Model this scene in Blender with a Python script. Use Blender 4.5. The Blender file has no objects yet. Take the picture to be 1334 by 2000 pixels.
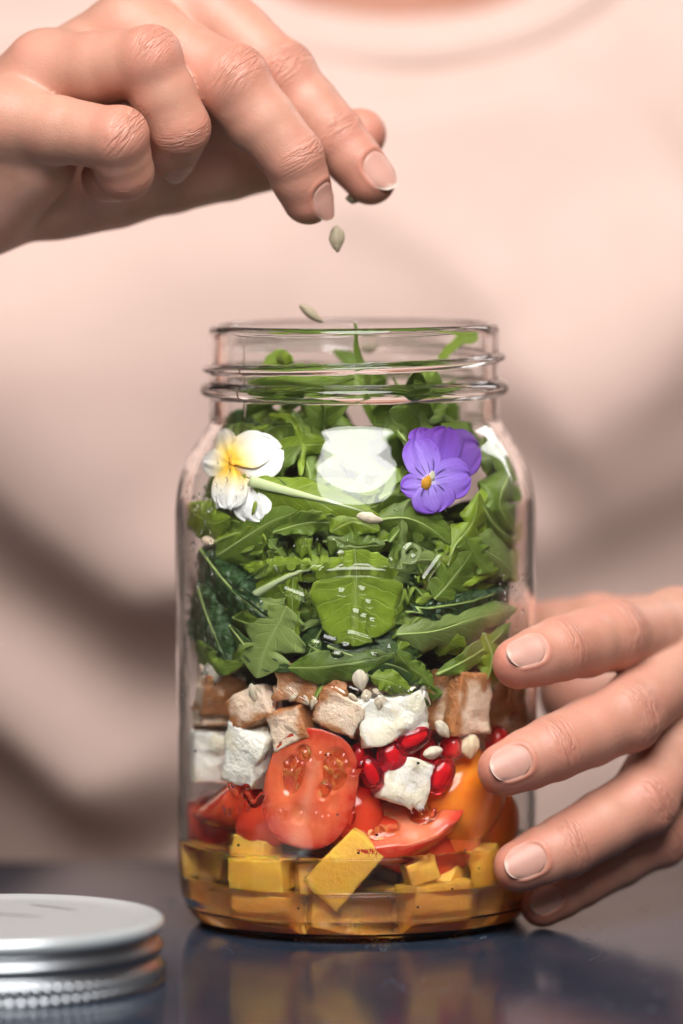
import bpy, math, random
import numpy as np
from mathutils import Vector, Matrix

# ---------------------------------------------------------------- camera, light, exposure
SC = bpy.context.scene
COL = SC.collection
U = 0.01                       # the scene is written in centimetres, built in metres
CAM = np.array([-0.39, -150.0, 22.3])
PITCH, ROLL = math.radians(4.06), math.radians(-0.45)
FPX = 10350.0                  # focal length in photograph pixels (2000 px high frame)

cam_d = bpy.data.cameras.new('camera')
cam = bpy.data.objects.new('camera', cam_d)
COL.objects.link(cam)
cam.location = CAM * U
RM = Matrix.Rotation(math.pi / 2 - PITCH, 3, 'X') @ Matrix.Rotation(ROLL, 3, 'Z')
cam.rotation_euler = RM.to_euler()
cam_d.sensor_fit = 'VERTICAL'
cam_d.sensor_height = 36.0
cam_d.lens = 36.0 * FPX / 2000.0
cam_d.clip_start, cam_d.clip_end = 0.05, 50
cam_d.dof.use_dof = True
cam_d.dof.focus_distance = 1.458
cam_d.dof.aperture_fstop = 4.4
SC.camera = cam

w = bpy.data.worlds.new('World')
SC.world = w
w.use_nodes = True
bg = w.node_tree.nodes['Background']
bg.inputs[0].default_value = (1.0, 0.74, 0.62, 1)
bg.inputs[1].default_value = 0.10

def area(name, loc, target, size, power, color, sy=None):
    l = bpy.data.lights.new(name, 'AREA')
    l.energy, l.size, l.color = power, size * U, color
    if sy:
        l.shape, l.size_y = 'ELLIPSE', sy * U
    else:
        l.shape = 'DISK'
    o = bpy.data.objects.new(name, l)
    COL.objects.link(o)
    o.location = Vector(loc) * U
    o.rotation_euler = (Vector(target) - Vector(loc)).to_track_quat('-Z', 'Y').to_euler()
    return o
area('window_light', (2, -96, 124), (0, 2, 12), 122, 51, (1.0, 0.972, 0.95), 142)
area('added_rim_light', (88, 98, 92), (0, 0, 12), 34, 3.5, (1.0, 0.97, 0.95), 70)  # unseen lamp, added for the streak on the jar shoulder and hand rims

SC.view_settings.view_transform = 'Standard'
SC.view_settings.look = 'None'
SC.view_settings.exposure = 0.0
SC.view_settings.gamma = 1.0
SC.render.engine = 'CYCLES'
SC.cycles.use_denoising = True
SC.cycles.max_bounces = 20
SC.cycles.transmission_bounces = 16
SC.cycles.transparent_max_bounces = 16
SC.cycles.diffuse_bounces = 5
SC.cycles.glossy_bounces = 6
SC.cycles.sample_clamp_indirect = 60.0
SC.cycles.blur_glossy = 0.0

# ---------------------------------------------------------------- helpers
RMn = np.array(RM)
def ray(px, py):
    d = RMn @ np.array([(px - 667.0) / FPX, (1000.0 - py) / FPX, -1.0])
    return d / d[1]
def P(px, py, Y):
    """point (cm) at depth Y seen at a photograph pixel"""
    return CAM + ray(px, py) * (Y - CAM[1])

def mesh_obj(name, V, F, mat=None, parent=None, smooth=True, label=None, cat=None, group=None, kind=None, attrs=None, uv=None):
    me = bpy.data.meshes.new(name)
    V = np.asarray(V, float) * U
    if isinstance(F, np.ndarray):
        F = F.tolist()
    me.from_pydata(V.tolist(), [], F)
    if attrs:
        for k, a in attrs.items():
            a = np.asarray(a, np.float32)
            if a.ndim == 1:
                at = me.attributes.new(k, 'FLOAT', 'POINT'); at.data.foreach_set('value', a)
            else:
                if a.shape[1] == 3:
                    a = np.hstack([a, np.ones((len(a), 1), np.float32)])
                at = me.attributes.new(k, 'FLOAT_COLOR', 'POINT'); at.data.foreach_set('color', a.ravel())
    if smooth:
        me.polygons.foreach_set('use_smooth', np.ones(len(me.polygons), bool))
    me.update()
    if mat:
        me.materials.append(mat)
    o = bpy.data.objects.new(name, me)
    COL.objects.link(o)
    tag(o, label, cat, group, kind)
    o.parent = parent
    return o

def tag(o, label=None, cat=None, group=None, kind=None):
    if label: o['label'] = label
    if cat: o['category'] = cat
    if group: o['group'] = group
    if kind: o['kind'] = kind

def empty(name, loc=None, label=None, cat=None, group=None):
    o = bpy.data.objects.new(name, None)
    o.empty_display_size = 0.01
    COL.objects.link(o)
    o['_o'] = 0
    del o['_o']
    tag(o, label, cat, group)
    return o

def grid_faces(n, m, close_m=False, off=0):
    F = []
    mm = m if close_m else m - 1
    for i in range(n - 1):
        for j in range(mm):
            a, b = i * m + j, i * m + (j + 1) % m
            F.append((off + a, off + b, off + b + m, off + a + m))
    return F

def lathe(prof, n):
    th = np.linspace(0, 2 * math.pi, n, endpoint=False)
    V = [(r * math.cos(t), r * math.sin(t), z) for r, z in prof for t in th]
    return np.array(V), grid_faces(len(prof), n, True)

def tube(pts, rad, n=8, cap=True):
    pts = np.asarray(pts, float)
    N = len(pts)
    rad = np.broadcast_to(np.asarray(rad, float), (N,))
    T = np.gradient(pts, axis=0)
    T /= np.linalg.norm(T, axis=1)[:, None] + 1e-9
    u = np.cross(T[0], [0.3, 0.2, 0.93]); u /= np.linalg.norm(u)
    V = []
    for i in range(N):
        u = u - T[i] * (u @ T[i]); u /= np.linalg.norm(u)
        v = np.cross(T[i], u)
        for k in range(n):
            a = 2 * math.pi * k / n
            V.append(pts[i] + rad[i] * (u * math.cos(a) + v * math.sin(a)))
    F = grid_faces(N, n, True)
    if cap:
        F.append(tuple(reversed(range(n)))); F.append(tuple(range((N - 1) * n, N * n)))
    return np.array(V), F

def bez(pts, n):
    """smooth curve through the given points (Catmull-Rom)"""
    p = np.asarray(pts, float)
    p = np.vstack([2 * p[0] - p[1], p, 2 * p[-1] - p[-2]])
    S = len(p) - 3
    out = []
    for t in np.linspace(0, S - 1e-6, n):
        i = int(t); f = t - i
        a, b, c, d = p[i:i + 4]
        out.append(0.5 * ((2 * b) + (-a + c) * f + (2 * a - 5 * b + 4 * c - d) * f * f + (-a + 3 * b - 3 * c + d) * f ** 3))
    return np.array(out)

# smooth value noise in numpy
_rs = np.random.RandomState(7)
_lat = _rs.rand(32, 32, 32)
def vnoise(p, s=1.0):
    p = np.asarray(p, float) * s + 100.37
    i = np.floor(p).astype(int); f = p - i; f = f * f * (3 - 2 * f)
    r = 0
    for dx in (0, 1):
        for dy in (0, 1):
            for dz in (0, 1):
                wgt = (f[..., 0] if dx else 1 - f[..., 0]) * (f[..., 1] if dy else 1 - f[..., 1]) * (f[..., 2] if dz else 1 - f[..., 2])
                r = r + wgt * _lat[(i[..., 0] + dx) % 32, (i[..., 1] + dy) % 32, (i[..., 2] + dz) % 32]
    return r * 2 - 1
def fbm(p, s=1.0, o=3):
    return sum(vnoise(p, s * 2 ** k) / 2 ** k for k in range(o))

# ---------------------------------------------------------------- materials
class NT:
    def __init__(self, name):
        self.m = bpy.data.materials.new(name); self.m.use_nodes = True
        self.t = self.m.node_tree; self.b = self.t.nodes['Principled BSDF']; self.out = self.t.nodes['Material Output']
    def n(self, typ, **kw):
        x = self.t.nodes.new(typ)
        for k, v in kw.items():
            setattr(x, k, v)
        return x
    def set(self, node, sock, v):
        if hasattr(v, 'is_output') or isinstance(v, bpy.types.NodeSocket):
            self.t.links.new(v, node.inputs[sock])
        else:
            node.inputs[sock].default_value = v
        return node
    def p(self, **kw):
        for k, v in kw.items():
            k = k.replace('_', ' ')
            names = {'color': 'Base Color', 'rough': 'Roughness', 'metal': 'Metallic', 'ior': 'IOR', 'trans': 'Transmission Weight',
                     'sss': 'Subsurface Weight', 'sssr': 'Subsurface Radius', 'ssss': 'Subsurface Scale', 'spec': 'Specular IOR Level',
                     'coat': 'Coat Weight', 'coatr': 'Coat Roughness', 'sheen': 'Sheen Weight', 'normal': 'Normal', 'aniso': 'Anisotropic'}
            if isinstance(v, tuple) and len(v) == 3 and k == 'color': v = (*v, 1)
            self.set(self.b, names[k], v)
        return self
    def noise(self, scale, detail=3, rough=0.55, vec=None, dist=0.0):
        x = self.n('ShaderNodeTexNoise'); x.inputs['Scale'].default_value = scale; x.inputs['Detail'].default_value = detail
        x.inputs['Roughness'].default_value = rough; x.inputs['Distortion'].default_value = dist
        if vec is not None: self.t.links.new(vec, x.inputs['Vector'])
        return x.outputs[0]
    def coord(self, which='Object'):
        return self.n('ShaderNodeTexCoord').outputs[which]
    def ramp(self, fac, stops):
        x = self.n('ShaderNodeValToRGB')
        el = x.color_ramp.elements
        while len(el) < len(stops): el.new(0.5)
        for e, (pos, c) in zip(el, stops):
            e.position = pos; e.color = (*c, 1) if len(c) == 3 else c
        self.t.links.new(fac, x.inputs[0])
        return x.outputs[0]
    def mix(self, fac, a, b, mode='MIX'):
        x = self.n('ShaderNodeMix', data_type='RGBA', blend_type=mode)
        for s, v in ((0, fac), (6, a), (7, b)):
            if isinstance(v, bpy.types.NodeSocket): self.t.links.new(v, x.inputs[s])
            else: x.inputs[s].default_value = (*v, 1) if isinstance(v, tuple) and len(v) == 3 else v
        return x.outputs[2]
    def math(self, op, a, b=0.0, c=None, clamp=False):
        x = self.n('ShaderNodeMath', operation=op, use_clamp=clamp)
        for s, v in enumerate((a, b) if c is None else (a, b, c)):
            if isinstance(v, bpy.types.NodeSocket): self.t.links.new(v, x.inputs[s])
            else: x.inputs[s].default_value = v
        return x.outputs[0]
    def attr(self, name, out='Fac'):
        x = self.n('ShaderNodeAttribute', attribute_name=name)
        return x.outputs[out]
    def bump(self, h, strength=0.3, dist=0.001, normal=None):
        x = self.n('ShaderNodeBump'); x.inputs['Strength'].default_value = strength; x.inputs['Distance'].default_value = dist
        self.t.links.new(h, x.inputs['Height'])
        if normal is not None: self.t.links.new(normal, x.inputs['Normal'])
        return x.outputs[0]

def mat_glass():
    k = NT('clear_glass')
    n = k.noise(55, 2, 0.5, k.coord())
    return k.p(color=(0.993, 1.0, 0.996), rough=0.0, trans=1.0, ior=1.48, normal=k.bump(n, 0.10, 0.0016)).m

def mat_table():
    k = NT('slate_lacquer')
    co = k.coord()
    n1 = k.noise(9, 4, 0.6, co)
    col = k.ramp(n1, [(0.3, (0.014, 0.021, 0.036)), (0.7, (0.022, 0.031, 0.048))])
    # fine scratches: stretched noise cut to thin lines
    mp = k.n('ShaderNodeMapping'); k.t.links.new(co, mp.inputs[0]); mp.inputs['Scale'].default_value = (3, 1, 1); mp.inputs['Rotation'].default_value = (0, 0, 0.6)
    s1 = k.noise(22, 1, 0.4, mp.outputs[0], 1.5)
    line = k.math('LESS_THAN', k.math('ABSOLUTE', k.math('SUBTRACT', s1, 0.5)), 0.0035)
    msk = k.math('GREATER_THAN', k.noise(17, 2, 0.5, co), 0.55)
    sc = k.math('MULTIPLY', line, msk)
    col = k.mix(k.math('MULTIPLY', sc, 0.2), col, (0.22, 0.25, 0.28))
    r = k.math('MULTIPLY_ADD', k.noise(30, 3, 0.6, co), 0.10, 0.09)
    r = k.math('ADD', r, k.math('MULTIPLY', sc, 0.2))
    return k.p(color=col, rough=r, ior=1.5, spec=0.10, normal=k.bump(k.noise(60, 3, 0.6, co), 0.03, 0.001)).m

def mat_skin():
    k = NT('skin')
    co = k.coord()
    tint = k.attr('tint')
    n = k.noise(520, 4, 0.65, co)
    n2 = k.noise(110, 4, 0.6, co)
    base = k.ramp(n2, [(0.3, (0.47, 0.235, 0.165)), (0.7, (0.57, 0.305, 0.225))])
    col = k.mix(tint, base, (0.55, 0.185, 0.13))
    col = k.mix(k.math('MULTIPLY', n, 0.22), col, (0.50, 0.27, 0.19))
    blot = k.ramp(k.noise(55, 4, 0.65, co), [(0.45, (0, 0, 0)), (0.75, (1, 1, 1))])
    col = k.mix(k.math('MULTIPLY', blot, 0.50), col, (0.52, 0.18, 0.125))
    # wrinkles across the joints: irregular lines that run across the finger
    cx = k.n('ShaderNodeCombineXYZ')
    k.t.links.new(k.math('MULTIPLY', k.attr('along'), 5.5), cx.inputs[0]); k.t.links.new(k.math('MULTIPLY', k.attr('across'), 1.1), cx.inputs[1])
    nl = k.noise(1.0, 2.5, 0.6, cx.outputs[0], 0.35)
    ridge = k.math('ABSOLUTE', k.math('SUBTRACT', nl, 0.5))
    ridge = k.math('MINIMUM', k.math('MULTIPLY', ridge, 9.0), 1.0)
    wr = k.math('MULTIPLY', k.math('SUBTRACT', ridge, 1.0), k.attr('crease'))
    vor = k.n('ShaderNodeTexVoronoi', feature='DISTANCE_TO_EDGE'); vor.inputs['Scale'].default_value = 1500
    k.t.links.new(co, vor.inputs['Vector'])
    fine = k.math('MINIMUM', vor.outputs[0], 0.25)
    b1 = k.bump(fine, 0.35, 0.0003)
    b2 = k.bump(wr, 0.85, 0.0004, b1)
    b3 = k.bump(n, 0.16, 0.0006, b2)
    col = k.mix(k.math('MULTIPLY', wr, -0.48, None, True), col, (0.42, 0.17, 0.12))
    return k.p(color=col, rough=k.math('MULTIPLY_ADD', n, 0.25, 0.34), sss=0.40, sssr=(1.0, 0.30, 0.16), ssss=0.003, spec=0.48, normal=b3).m

def mat_nail():
    k = NT('nail')
    v = k.attr('tip')
    n = k.noise(300, 3, 0.6, k.coord())
    col = k.mix(k.math('MULTIPLY', n, 0.5), (0.57, 0.27, 0.215), (0.66, 0.37, 0.305))
    col = k.mix(v, col, (0.66, 0.48, 0.40))
    return k.p(color=col, rough=0.38, sss=0.4, sssr=(1, .4, .3), ssss=0.002, spec=0.26).m

def mat_shirt():
    k = NT('peach_cotton')
    co = k.coord()
    n = k.noise(40, 4, 0.6, co)
    col = k.ramp(n, [(0.3, (0.585, 0.43, 0.375)), (0.7, (0.615, 0.455, 0.40))])
    wv = k.n('ShaderNodeTexWave'); wv.inputs['Scale'].default_value = 900; k.t.links.new(co, wv.inputs[0])
    return k.p(color=col, rough=0.85, sheen=0.15, spec=0.2, normal=k.bump(wv.outputs[1], 0.2, 0.0005)).m

M = {}
M['glass'], M['table'], M['skin'], M['nail'], M['shirt'] = mat_glass(), mat_table(), mat_skin(), mat_nail(), mat_shirt()
k = NT('brushed_aluminium'); M['alu'] = k.p(color=(0.40, 0.43, 0.46), metal=1.0, rough=0.34, normal=k.bump(k.noise(300, 2, 0.5, k.coord()), 0.05, 0.0005)).m
k = NT('lid_lacquer'); co = k.coord()
M['lacquer'] = k.p(color=k.mix(k.math('MULTIPLY', k.noise(120, 3, .6, co), 0.3), (0.60, 0.655, 0.675), (0.50, 0.55, 0.57)), metal=0.5, rough=0.3).m
k = NT('scuff'); M['scuff'] = k.p(color=(0.05, 0.05, 0.05), rough=0.7).m
# ---------------------------------------------------------------- implicit surfaces
class Field:
    def __init__(self, lo, hi, h):
        self.lo, self.h = np.array(lo, float), h
        self.n = np.ceil((np.array(hi) - self.lo) / h).astype(int) + 1
        self.ax = [self.lo[i] + h * np.arange(self.n[i]) for i in range(3)]
    def new(self):
        return np.full(self.n, 1.5, np.float32)
    def cone(self, F, a, b, ra, rb, k=0.0, sc=(1, 1, 1)):
        """smooth-union a tapered capsule into F"""
        a, b, sc = np.asarray(a, float), np.asarray(b, float), np.asarray(sc, float)
        m = max(ra, rb) * np.maximum(sc, 1) + 1.2
        i0 = np.clip(np.floor((np.minimum(a, b) - m - self.lo) / self.h).astype(int), 0, self.n)
        i1 = np.clip(np.ceil((np.maximum(a, b) + m - self.lo) / self.h).astype(int) + 1, 0, self.n)
        if (i1 <= i0).any(): return F
        s = tuple(slice(i0[i], i1[i]) for i in range(3))
        x, y, z = [((self.ax[i][s[i]] - a[i]) / sc[i]).astype(np.float32) for i in range(3)]
        x, y, z = x[:, None, None], y[None, :, None], z[None, None, :]
        d = ((b - a) / sc); L = float(d @ d) + 1e-9
        t = np.clip((x * d[0] + y * d[1] + z * d[2]) / L, 0, 1)
        q = np.sqrt((x - t * d[0]) ** 2 + (y - t * d[1]) ** 2 + (z - t * d[2]) ** 2) - (ra + (rb - ra) * t)
        q *= sc.min()
        F[s] = smin(F[s], q, k)
        return F

def smin(a, b, k):
    if k <= 0: return np.minimum(a, b)
    h = np.clip(0.5 + 0.5 * (b - a) / k, 0, 1)
    return b + (a - b) * h - k * h * (1 - h)

def surface_nets(G, F):
    S = F < 0
    nx, ny, nz = np.array(S.shape) - 1
    cnt = np.zeros((nx, ny, nz), np.uint8)
    for c in range(8):
        i, j, k = c & 1, c >> 1 & 1, c >> 2
        cnt += S[i:i + nx, j:j + ny, k:k + nz]
    act = (cnt > 0) & (cnt < 8)
    I = np.argwhere(act)
    idx = np.full(act.shape, -1, np.int64); idx[act] = np.arange(len(I))
    acc = np.zeros((len(I), 3)); num = np.zeros(len(I))
    for c0 in range(8):
        o0 = np.array([c0 & 1, c0 >> 1 & 1, c0 >> 2])
        for a in range(3):
            if o0[a]: continue
            o1 = o0.copy(); o1[a] = 1
            f0 = F[tuple((I + o0).T)]; f1 = F[tuple((I + o1).T)]
            m = (f0 < 0) != (f1 < 0)
            t = np.where(m, f0 / np.where(m, f0 - f1, 1), 0)
            p = o0 + t[:, None] * (o1 - o0)
            acc[m] += p[m]; num[m] += 1
    V = G.lo + G.h * (I + acc / num[:, None])
    Q = []
    for a in range(3):
        b, c = (a + 1) % 3, (a + 2) % 3
        s0 = [slice(1, None)] * 3; s0[a] = slice(0, -1); s1 = list(s0); s1[a] = slice(1, None)
        A, B = S[tuple(s0)], S[tuple(s1)]
        for flip, m in ((False, A & ~B), (True, ~A & B)):
            e = np.argwhere(m)
            if not len(e): continue
            off = np.ones(3, int); off[a] = 0
            e = e + off
            ok = np.ones(len(e), bool)
            for d in (b, c): ok &= e[:, d] < np.array(act.shape)[d]
            e = e[ok]
            def at(db, dc):
                q = e.copy(); q[:, b] += db; q[:, c] += dc
                return idx[tuple(q.T)]
            f = np.stack([at(-1, -1), at(0, -1), at(0, 0), at(-1, 0)], 1)
            if flip: f = f[:, ::-1]
            Q.append(f)
    Q = np.vstack(Q)
    Q = Q[(Q >= 0).all(1)]
    return V, Q

def sample(G, F, p):
    q = (np.asarray(p) - G.lo) / G.h
    q = np.clip(q, 0, np.array(F.shape) - 1.001)
    i = q.astype(int); f = q - i
    r = 0
    for c in range(8):
        d = np.array([c & 1, c >> 1 & 1, c >> 2])
        wgt = np.prod(np.where(d, f, 1 - f), axis=-1)
        r = r + wgt * F[tuple(np.moveaxis(i + d, -1, 0))]
    return r

def relax(V, Q, n, lam=0.5):
    N = len(V)
    e = np.vstack([Q[:, [0, 1]], Q[:, [1, 2]], Q[:, [2, 3]], Q[:, [3, 0]]])
    e = np.vstack([e, e[:, ::-1]])
    deg = np.bincount(e[:, 0], minlength=N)[:, None]
    for _ in range(n):
        A = np.stack([np.bincount(e[:, 0], V[e[:, 1], c], minlength=N) for c in range(3)], 1) / deg
        V = V + lam * (A - V)
    return V

def vnormals(V, Q):
    n = np.cross(V[Q[:, 2]] - V[Q[:, 0]], V[Q[:, 3]] - V[Q[:, 1]])
    N = np.stack([sum(np.bincount(Q[:, c], n[:, a], minlength=len(V)) for c in range(4)) for a in range(3)], 1)
    return N / (np.linalg.norm(N, axis=1)[:, None] + 1e-12)

def unit(v):
    v = np.asarray(v, float); return v / np.linalg.norm(v)

class Finger:
    """joints J: MCP, PIP, DIP, tip centre; R: radii there; dorsal: rough outward direction of the back of the finger at the tip"""
    def __init__(self, J, R, dorsal, nail=None, kn=0.05, soft=False):
        self.J, self.R = [np.asarray(j, float) for j in J], R
        ax = unit(self.J[-1] - self.J[-2]); d = np.asarray(dorsal, float)
        self.dist_axis = ax; self.dorsal = unit(d - ax * (d @ ax)); self.nail = nail; self.kn = kn
        # back of each joint: points away from the inside of the bend
        self.jd = []
        for i in range(1, len(self.J) - 1):
            b = unit(self.J[i] - self.J[i - 1]) - unit(self.J[i + 1] - self.J[i])
            if np.linalg.norm(b) < 0.25: b = self.dorsal
            b = unit(b)
            if i == len(self.J) - 2: b = unit(b * 0.4 + self.dorsal)
            elif soft: b = unit(b + 0.8 * self.dorsal)
            self.jd.append(b)
    def field(self, G):
        F = G.new(); J, R = self.J, self.R
        n = len(J)
        for i in range(n - 1):
            a, b, ra, rb = J[i], J[i + 1], R[i], R[i + 1]
            mid = 0.5 * (a + b); rm = 0.5 * (ra + rb) * (1.0 if i else 1.0)
            if i == n - 2:     # fingertip: full pad, flatter back
                rm = 0.5 * (ra + rb) * 1.0
                G.cone(F, a, mid, ra, rm, 0.10); G.cone(F, mid, b, rm, rb, 0.10)
                G.cone(F, mid - self.dorsal * 0.10, b - self.dorsal * 0.12 - self.dist_axis * 0.1, rm * 0.97, rb * 0.95, 0.2)
            else:
                G.cone(F, a, mid, ra, rm, 0.12); G.cone(F, mid, b, rm, rb, 0.10)
                G.cone(F, mid - 0.12 * self.jd[min(i, len(self.jd) - 1)], mid - 0.17 * self.jd[min(i, len(self.jd) - 1)], rm * .93, rm * .93, 0.2)
        for i, d in enumerate(self.jd):
            if i: continue
            r = R[i + 1] * 0.74
            p = J[i + 1] + d * (R[i + 1] - r + self.kn * (1.0 if i == 0 else 0.15))
            s = unit(np.cross(d, J[i + 1] - J[i])) * r * 0.22
            G.cone(F, p - s, p + s, r, r, 0.35)
        return F

def build_hand(lo, hi, h, fingers, palm, wrist, kf=0.42):
    G = Field(lo, hi, h)
    FF = G.new()
    for f in fingers:
        FF = smin(FF, f.field(G), 0.06)
    PF = G.new()
    for a, b, ra, rb, k in palm:
        G.cone(PF, a, b, ra, rb, k)
    F = smin(FF, PF, kf)
    for a, b, ra, rb in wrist:
        G.cone(F, a, b, ra, rb, 0.9)
    # nail beds: the back of each fingertip is flattened where the nail lies
    V, Q = surface_nets(G, F)
    V = relax(V, Q, 4, 0.5)
    tint = np.zeros(len(V)); crease = np.zeros(len(V)); along = np.zeros(len(V)); across = np.zeros(len(V))
    best = np.full(len(V), 9.0)
    NV = vnormals(V, Q)
    push = np.zeros(len(V))
    for f in fingers:
        J = f.J
        for i in range(1, len(J) - 1):
            ax = unit(unit(J[i + 1] - J[i]) + unit(J[i] - J[i - 1])); d = f.jd[i - 1]
            r = V - J[i]; s = r @ ax; dist = np.linalg.norm(r, axis=1)
            dors = np.clip((r @ d) / (f.R[i] * 0.9), 0, 1)
            sg = 0.40 if i == 1 else 0.30
            wgt = np.exp(-(s / (sg * f.R[i] / 0.85)) ** 2) * dors ** 1.5 * (dist < 1.4 * f.R[i]) * (1.0 if i == 1 else 0.9)
            m = dist < best
            along[m] = s[m] + 3.7 * i + f.J[0][0]; across[m] = (r @ np.cross(ax, d))[m]; best[m] = dist[m]
            crease = np.maximum(crease, wgt)
            tint = np.maximum(tint, 0.62 * np.exp(-(dist / (1.25 * f.R[i])) ** 2) * (0.3 + 0.7 * dors))
        dist = np.linalg.norm(V - (J[-1] + f.dist_axis * 0.3), axis=1)
        tint = np.maximum(tint, 0.75 * np.exp(-(dist / 1.05) ** 2))
        if f.nail:        # skin fold round the nail, nail bed sunk
            L, wid, pos, edge = f.nail
            r = V - J[-1]; side = np.cross(f.dist_axis, f.dorsal)
            hd = r @ f.dorsal; sd = r @ side; ang = np.arctan2(sd, hd)
            rad = np.hypot(hd, sd); vv = (r @ f.dist_axis - pos) / (0.5 * L)
            uu = ang / nail_half_angle(f)
            rho = (np.abs(uu) ** 2.6 + np.abs(vv) ** 2.6) ** (1 / 2.6)
            ok = (dist < 2.2) & (hd > -0.2)
            fold = 0.028 * np.exp(-((rho - 1.13) / 0.12) ** 2) * np.clip((0.75 - vv) / 0.3, 0, 1)
            push += np.where(ok, fold - 0.05 * np.clip((1.0 - rho) / 0.12, 0, 1), 0)
            tint = np.where(ok, np.maximum(tint, 0.6 * np.exp(-((rho - 1.15) / 0.16) ** 2) * (vv < 0.5)), tint)
    V0 = V
    V = V + NV * push[:, None]
    nails = [make_nail(G, F, f) for f in fingers if f.nail]
    return V, Q, {'tint': tint, 'crease': crease, 'along': along, 'across': across}, nails

def nail_half_angle(f):
    r = 0.5 * (f.R[-1] + f.R[-2])
    return min(1.12, f.nail[1] * 0.5 / r)

def make_nail(G, F, f):
    L, wid, pos, edge = f.nail             # length, width, centre offset along the axis from the tip joint, white edge share
    ax, d = f.dist_axis, f.dorsal
    side = np.cross(ax, d)
    n, m = 19, 17
    A, D = [], []
    ha = nail_half_angle(f)
    for i in range(n):
        v = i / (n - 1)                    # 0 cuticle, 1 free edge
        for j in range(m):
            u = -1 + 2 * j / (m - 1)
            lo_v = 0.20 * u ** 2 + 0.16 * u ** 6; hi_v = 1.0 - 0.17 * u ** 2 - 0.10 * u ** 6
            vv = lo_v + (hi_v - lo_v) * v
            an = ha * u * (0.93 + 0.09 * math.sin(math.pi * min(1, vv)))
            A.append(f.J[-1] + ax * (pos + (vv - 0.5) * L)); D.append(d * math.cos(an) + side * math.sin(an))
    A, D = np.array(A), np.array(D)
    t = np.full(len(A), f.R[-2] * 1.18)
    for _ in range(60):
        t = np.clip(t - np.clip(sample(G, F, A + D * t[:, None]) * 0.8, -0.05, 0.2), 0.15, f.R[-2] * 1.18)
    U_ = np.tile(np.linspace(-1, 1, m), n); V_ = np.repeat(np.linspace(0, 1, n), m)
    # a nail is stiff along the finger: it runs straight on where the fingertip rounds off
    Tm = t.reshape(n, m)
    k0 = int(n * 0.55)
    sl = (Tm[k0] - Tm[k0 - 4]) / 4
    for i in range(k0, n):
        Tm[i] = np.maximum(Tm[i], Tm[k0] + (sl * 0.5 - 0.004) * (i - k0) - 0.0008 * (i - k0) ** 2)
    t = Tm.ravel()
    off = 0.004 + 0.012 * (1 - np.abs(U_) ** 3) + 0.003 * V_ ** 2
    off[(V_ < 0.04)] = -0.03
    q = A + D * (t + off)[:, None]
    wob = 0.02 * np.sin(U_ * 3 + pos * 40) + 0.02 * np.sin(U_ * 7)
    tip = np.clip((V_ - (1 - edge) + wob) / 0.05, 0, 1)
    Vn = np.vstack([q, q - D * 0.022])
    Fa = grid_faces(n, m)
    k = n * m
    Fb = [tuple(x + k for x in reversed(fc)) for fc in Fa]
    rim = [(0 * m + j) for j in range(m)] + [i * m + m - 1 for i in range(1, n)] + [(n - 1) * m + j for j in range(m - 2, -1, -1)] + [i * m for i in range(n - 2, 0, -1)]
    Fs = [(rim[a], rim[(a + 1) % len(rim)], rim[(a + 1) % len(rim)] + k, rim[a] + k) for a in range(len(rim))]
    Fc = Fa + Fb + Fs
    if np.cross(q[1] - q[0], q[m] - q[0]) @ d < 0:
        Fc = [tuple(reversed(x)) for x in Fc]
    return Vn, Fc, np.concatenate([tip, tip])

HAND_H = 0.055
# --- the hand dropping seeds (fingers: little, ring, middle, index, thumb)
R_ = []
R_.append(Finger([P(10, 235, -2.4), P(226, 272, -3.9), P(244, 335, -3.3), P(205, 352, -1.9)], [1.0, 0.86, 0.80, 0.62], (0.5, -0.6, -0.6), None))
R_.append(Finger([P(90, 140, -1.4), P(287, 122, -2.9), P(350, 250, -2.7), P(338, 305, -1.7)], [1.05, 0.95, 0.87, 0.66], (0.35, -0.55, -0.75), (0.95, 0.95, 0.10, 0.12)))
R_.append(Finger([P(255, 65, -0.4), P(452, 163, -1.9), P(572, 308, -2.0), P(604, 392, -1.7)], [1.15, 1.02, 0.88, 0.67], (0.78, -0.60, -0.12), (1.15, 1.05, 0.10, 0.08)))
R_.append(Finger([P(385, 8, 1.0), P(545, 148, -0.1), P(655, 265, -0.5), P(726, 352, -0.7)], [1.15, 0.97, 0.84, 0.68], (0.45, -0.80, 0.48), (1.2, 1.12, 0.02, 0.10)))
TH = Finger([P(110, 370, 0.6), P(330, 335, 1.1), P(560, 300, 1.5), P(705, 262, 0.9)], [1.35, 1.2, 0.95, 0.72], (0.5, 0.8, 0.3), None, 0.03)
R_.append(TH)
W0 = P(-70, 330, 0.2)
palmR = [(W0, P(10, 235, -2.2), 1.8, 1.15, 0.6), (W0, P(90, 140, -1.2), 1.75, 1.18, 0.7), (P(-60, 290, 0.8), P(255, 65, -0.2), 1.6, 1.2, 0.8),
         (P(-60, 290, 1.4), P(385, 8, 1.1), 1.5, 1.2, 0.8), (P(-40, 395, -0.3), P(60, 310, -1.5), 1.45, 1.3, 0.7),
         (P(-30, 385, 0.8), P(220, 350, 1.0), 1.5, 1.3, 0.8), (P(120, 330, 1.0), P(330, 130, 0.8), 1.2, 1.2, 1.0), (P(300, 290, 1.0), P(450, 215, 0.9), 1.3, 1.0, 0.8)]
ELB_R = np.array([-27.0, 14.0, 9.0])
wristR = [(W0, W0 + unit(ELB_R - W0) * 9, 2.0, 2.3), (P(-90, 300, 1.4), P(-90, 300, 1.4) + unit(ELB_R - W0) * 9, 1.7, 2.2)]
VR, QR, AR, NR = build_hand(np.minimum(P(-330, 560, -6.5), P(-330, 560, 4)), (3.0, 6.0, P(0, -90, 0)[2] + 1.5), HAND_H, R_, palmR, wristR)

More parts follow.
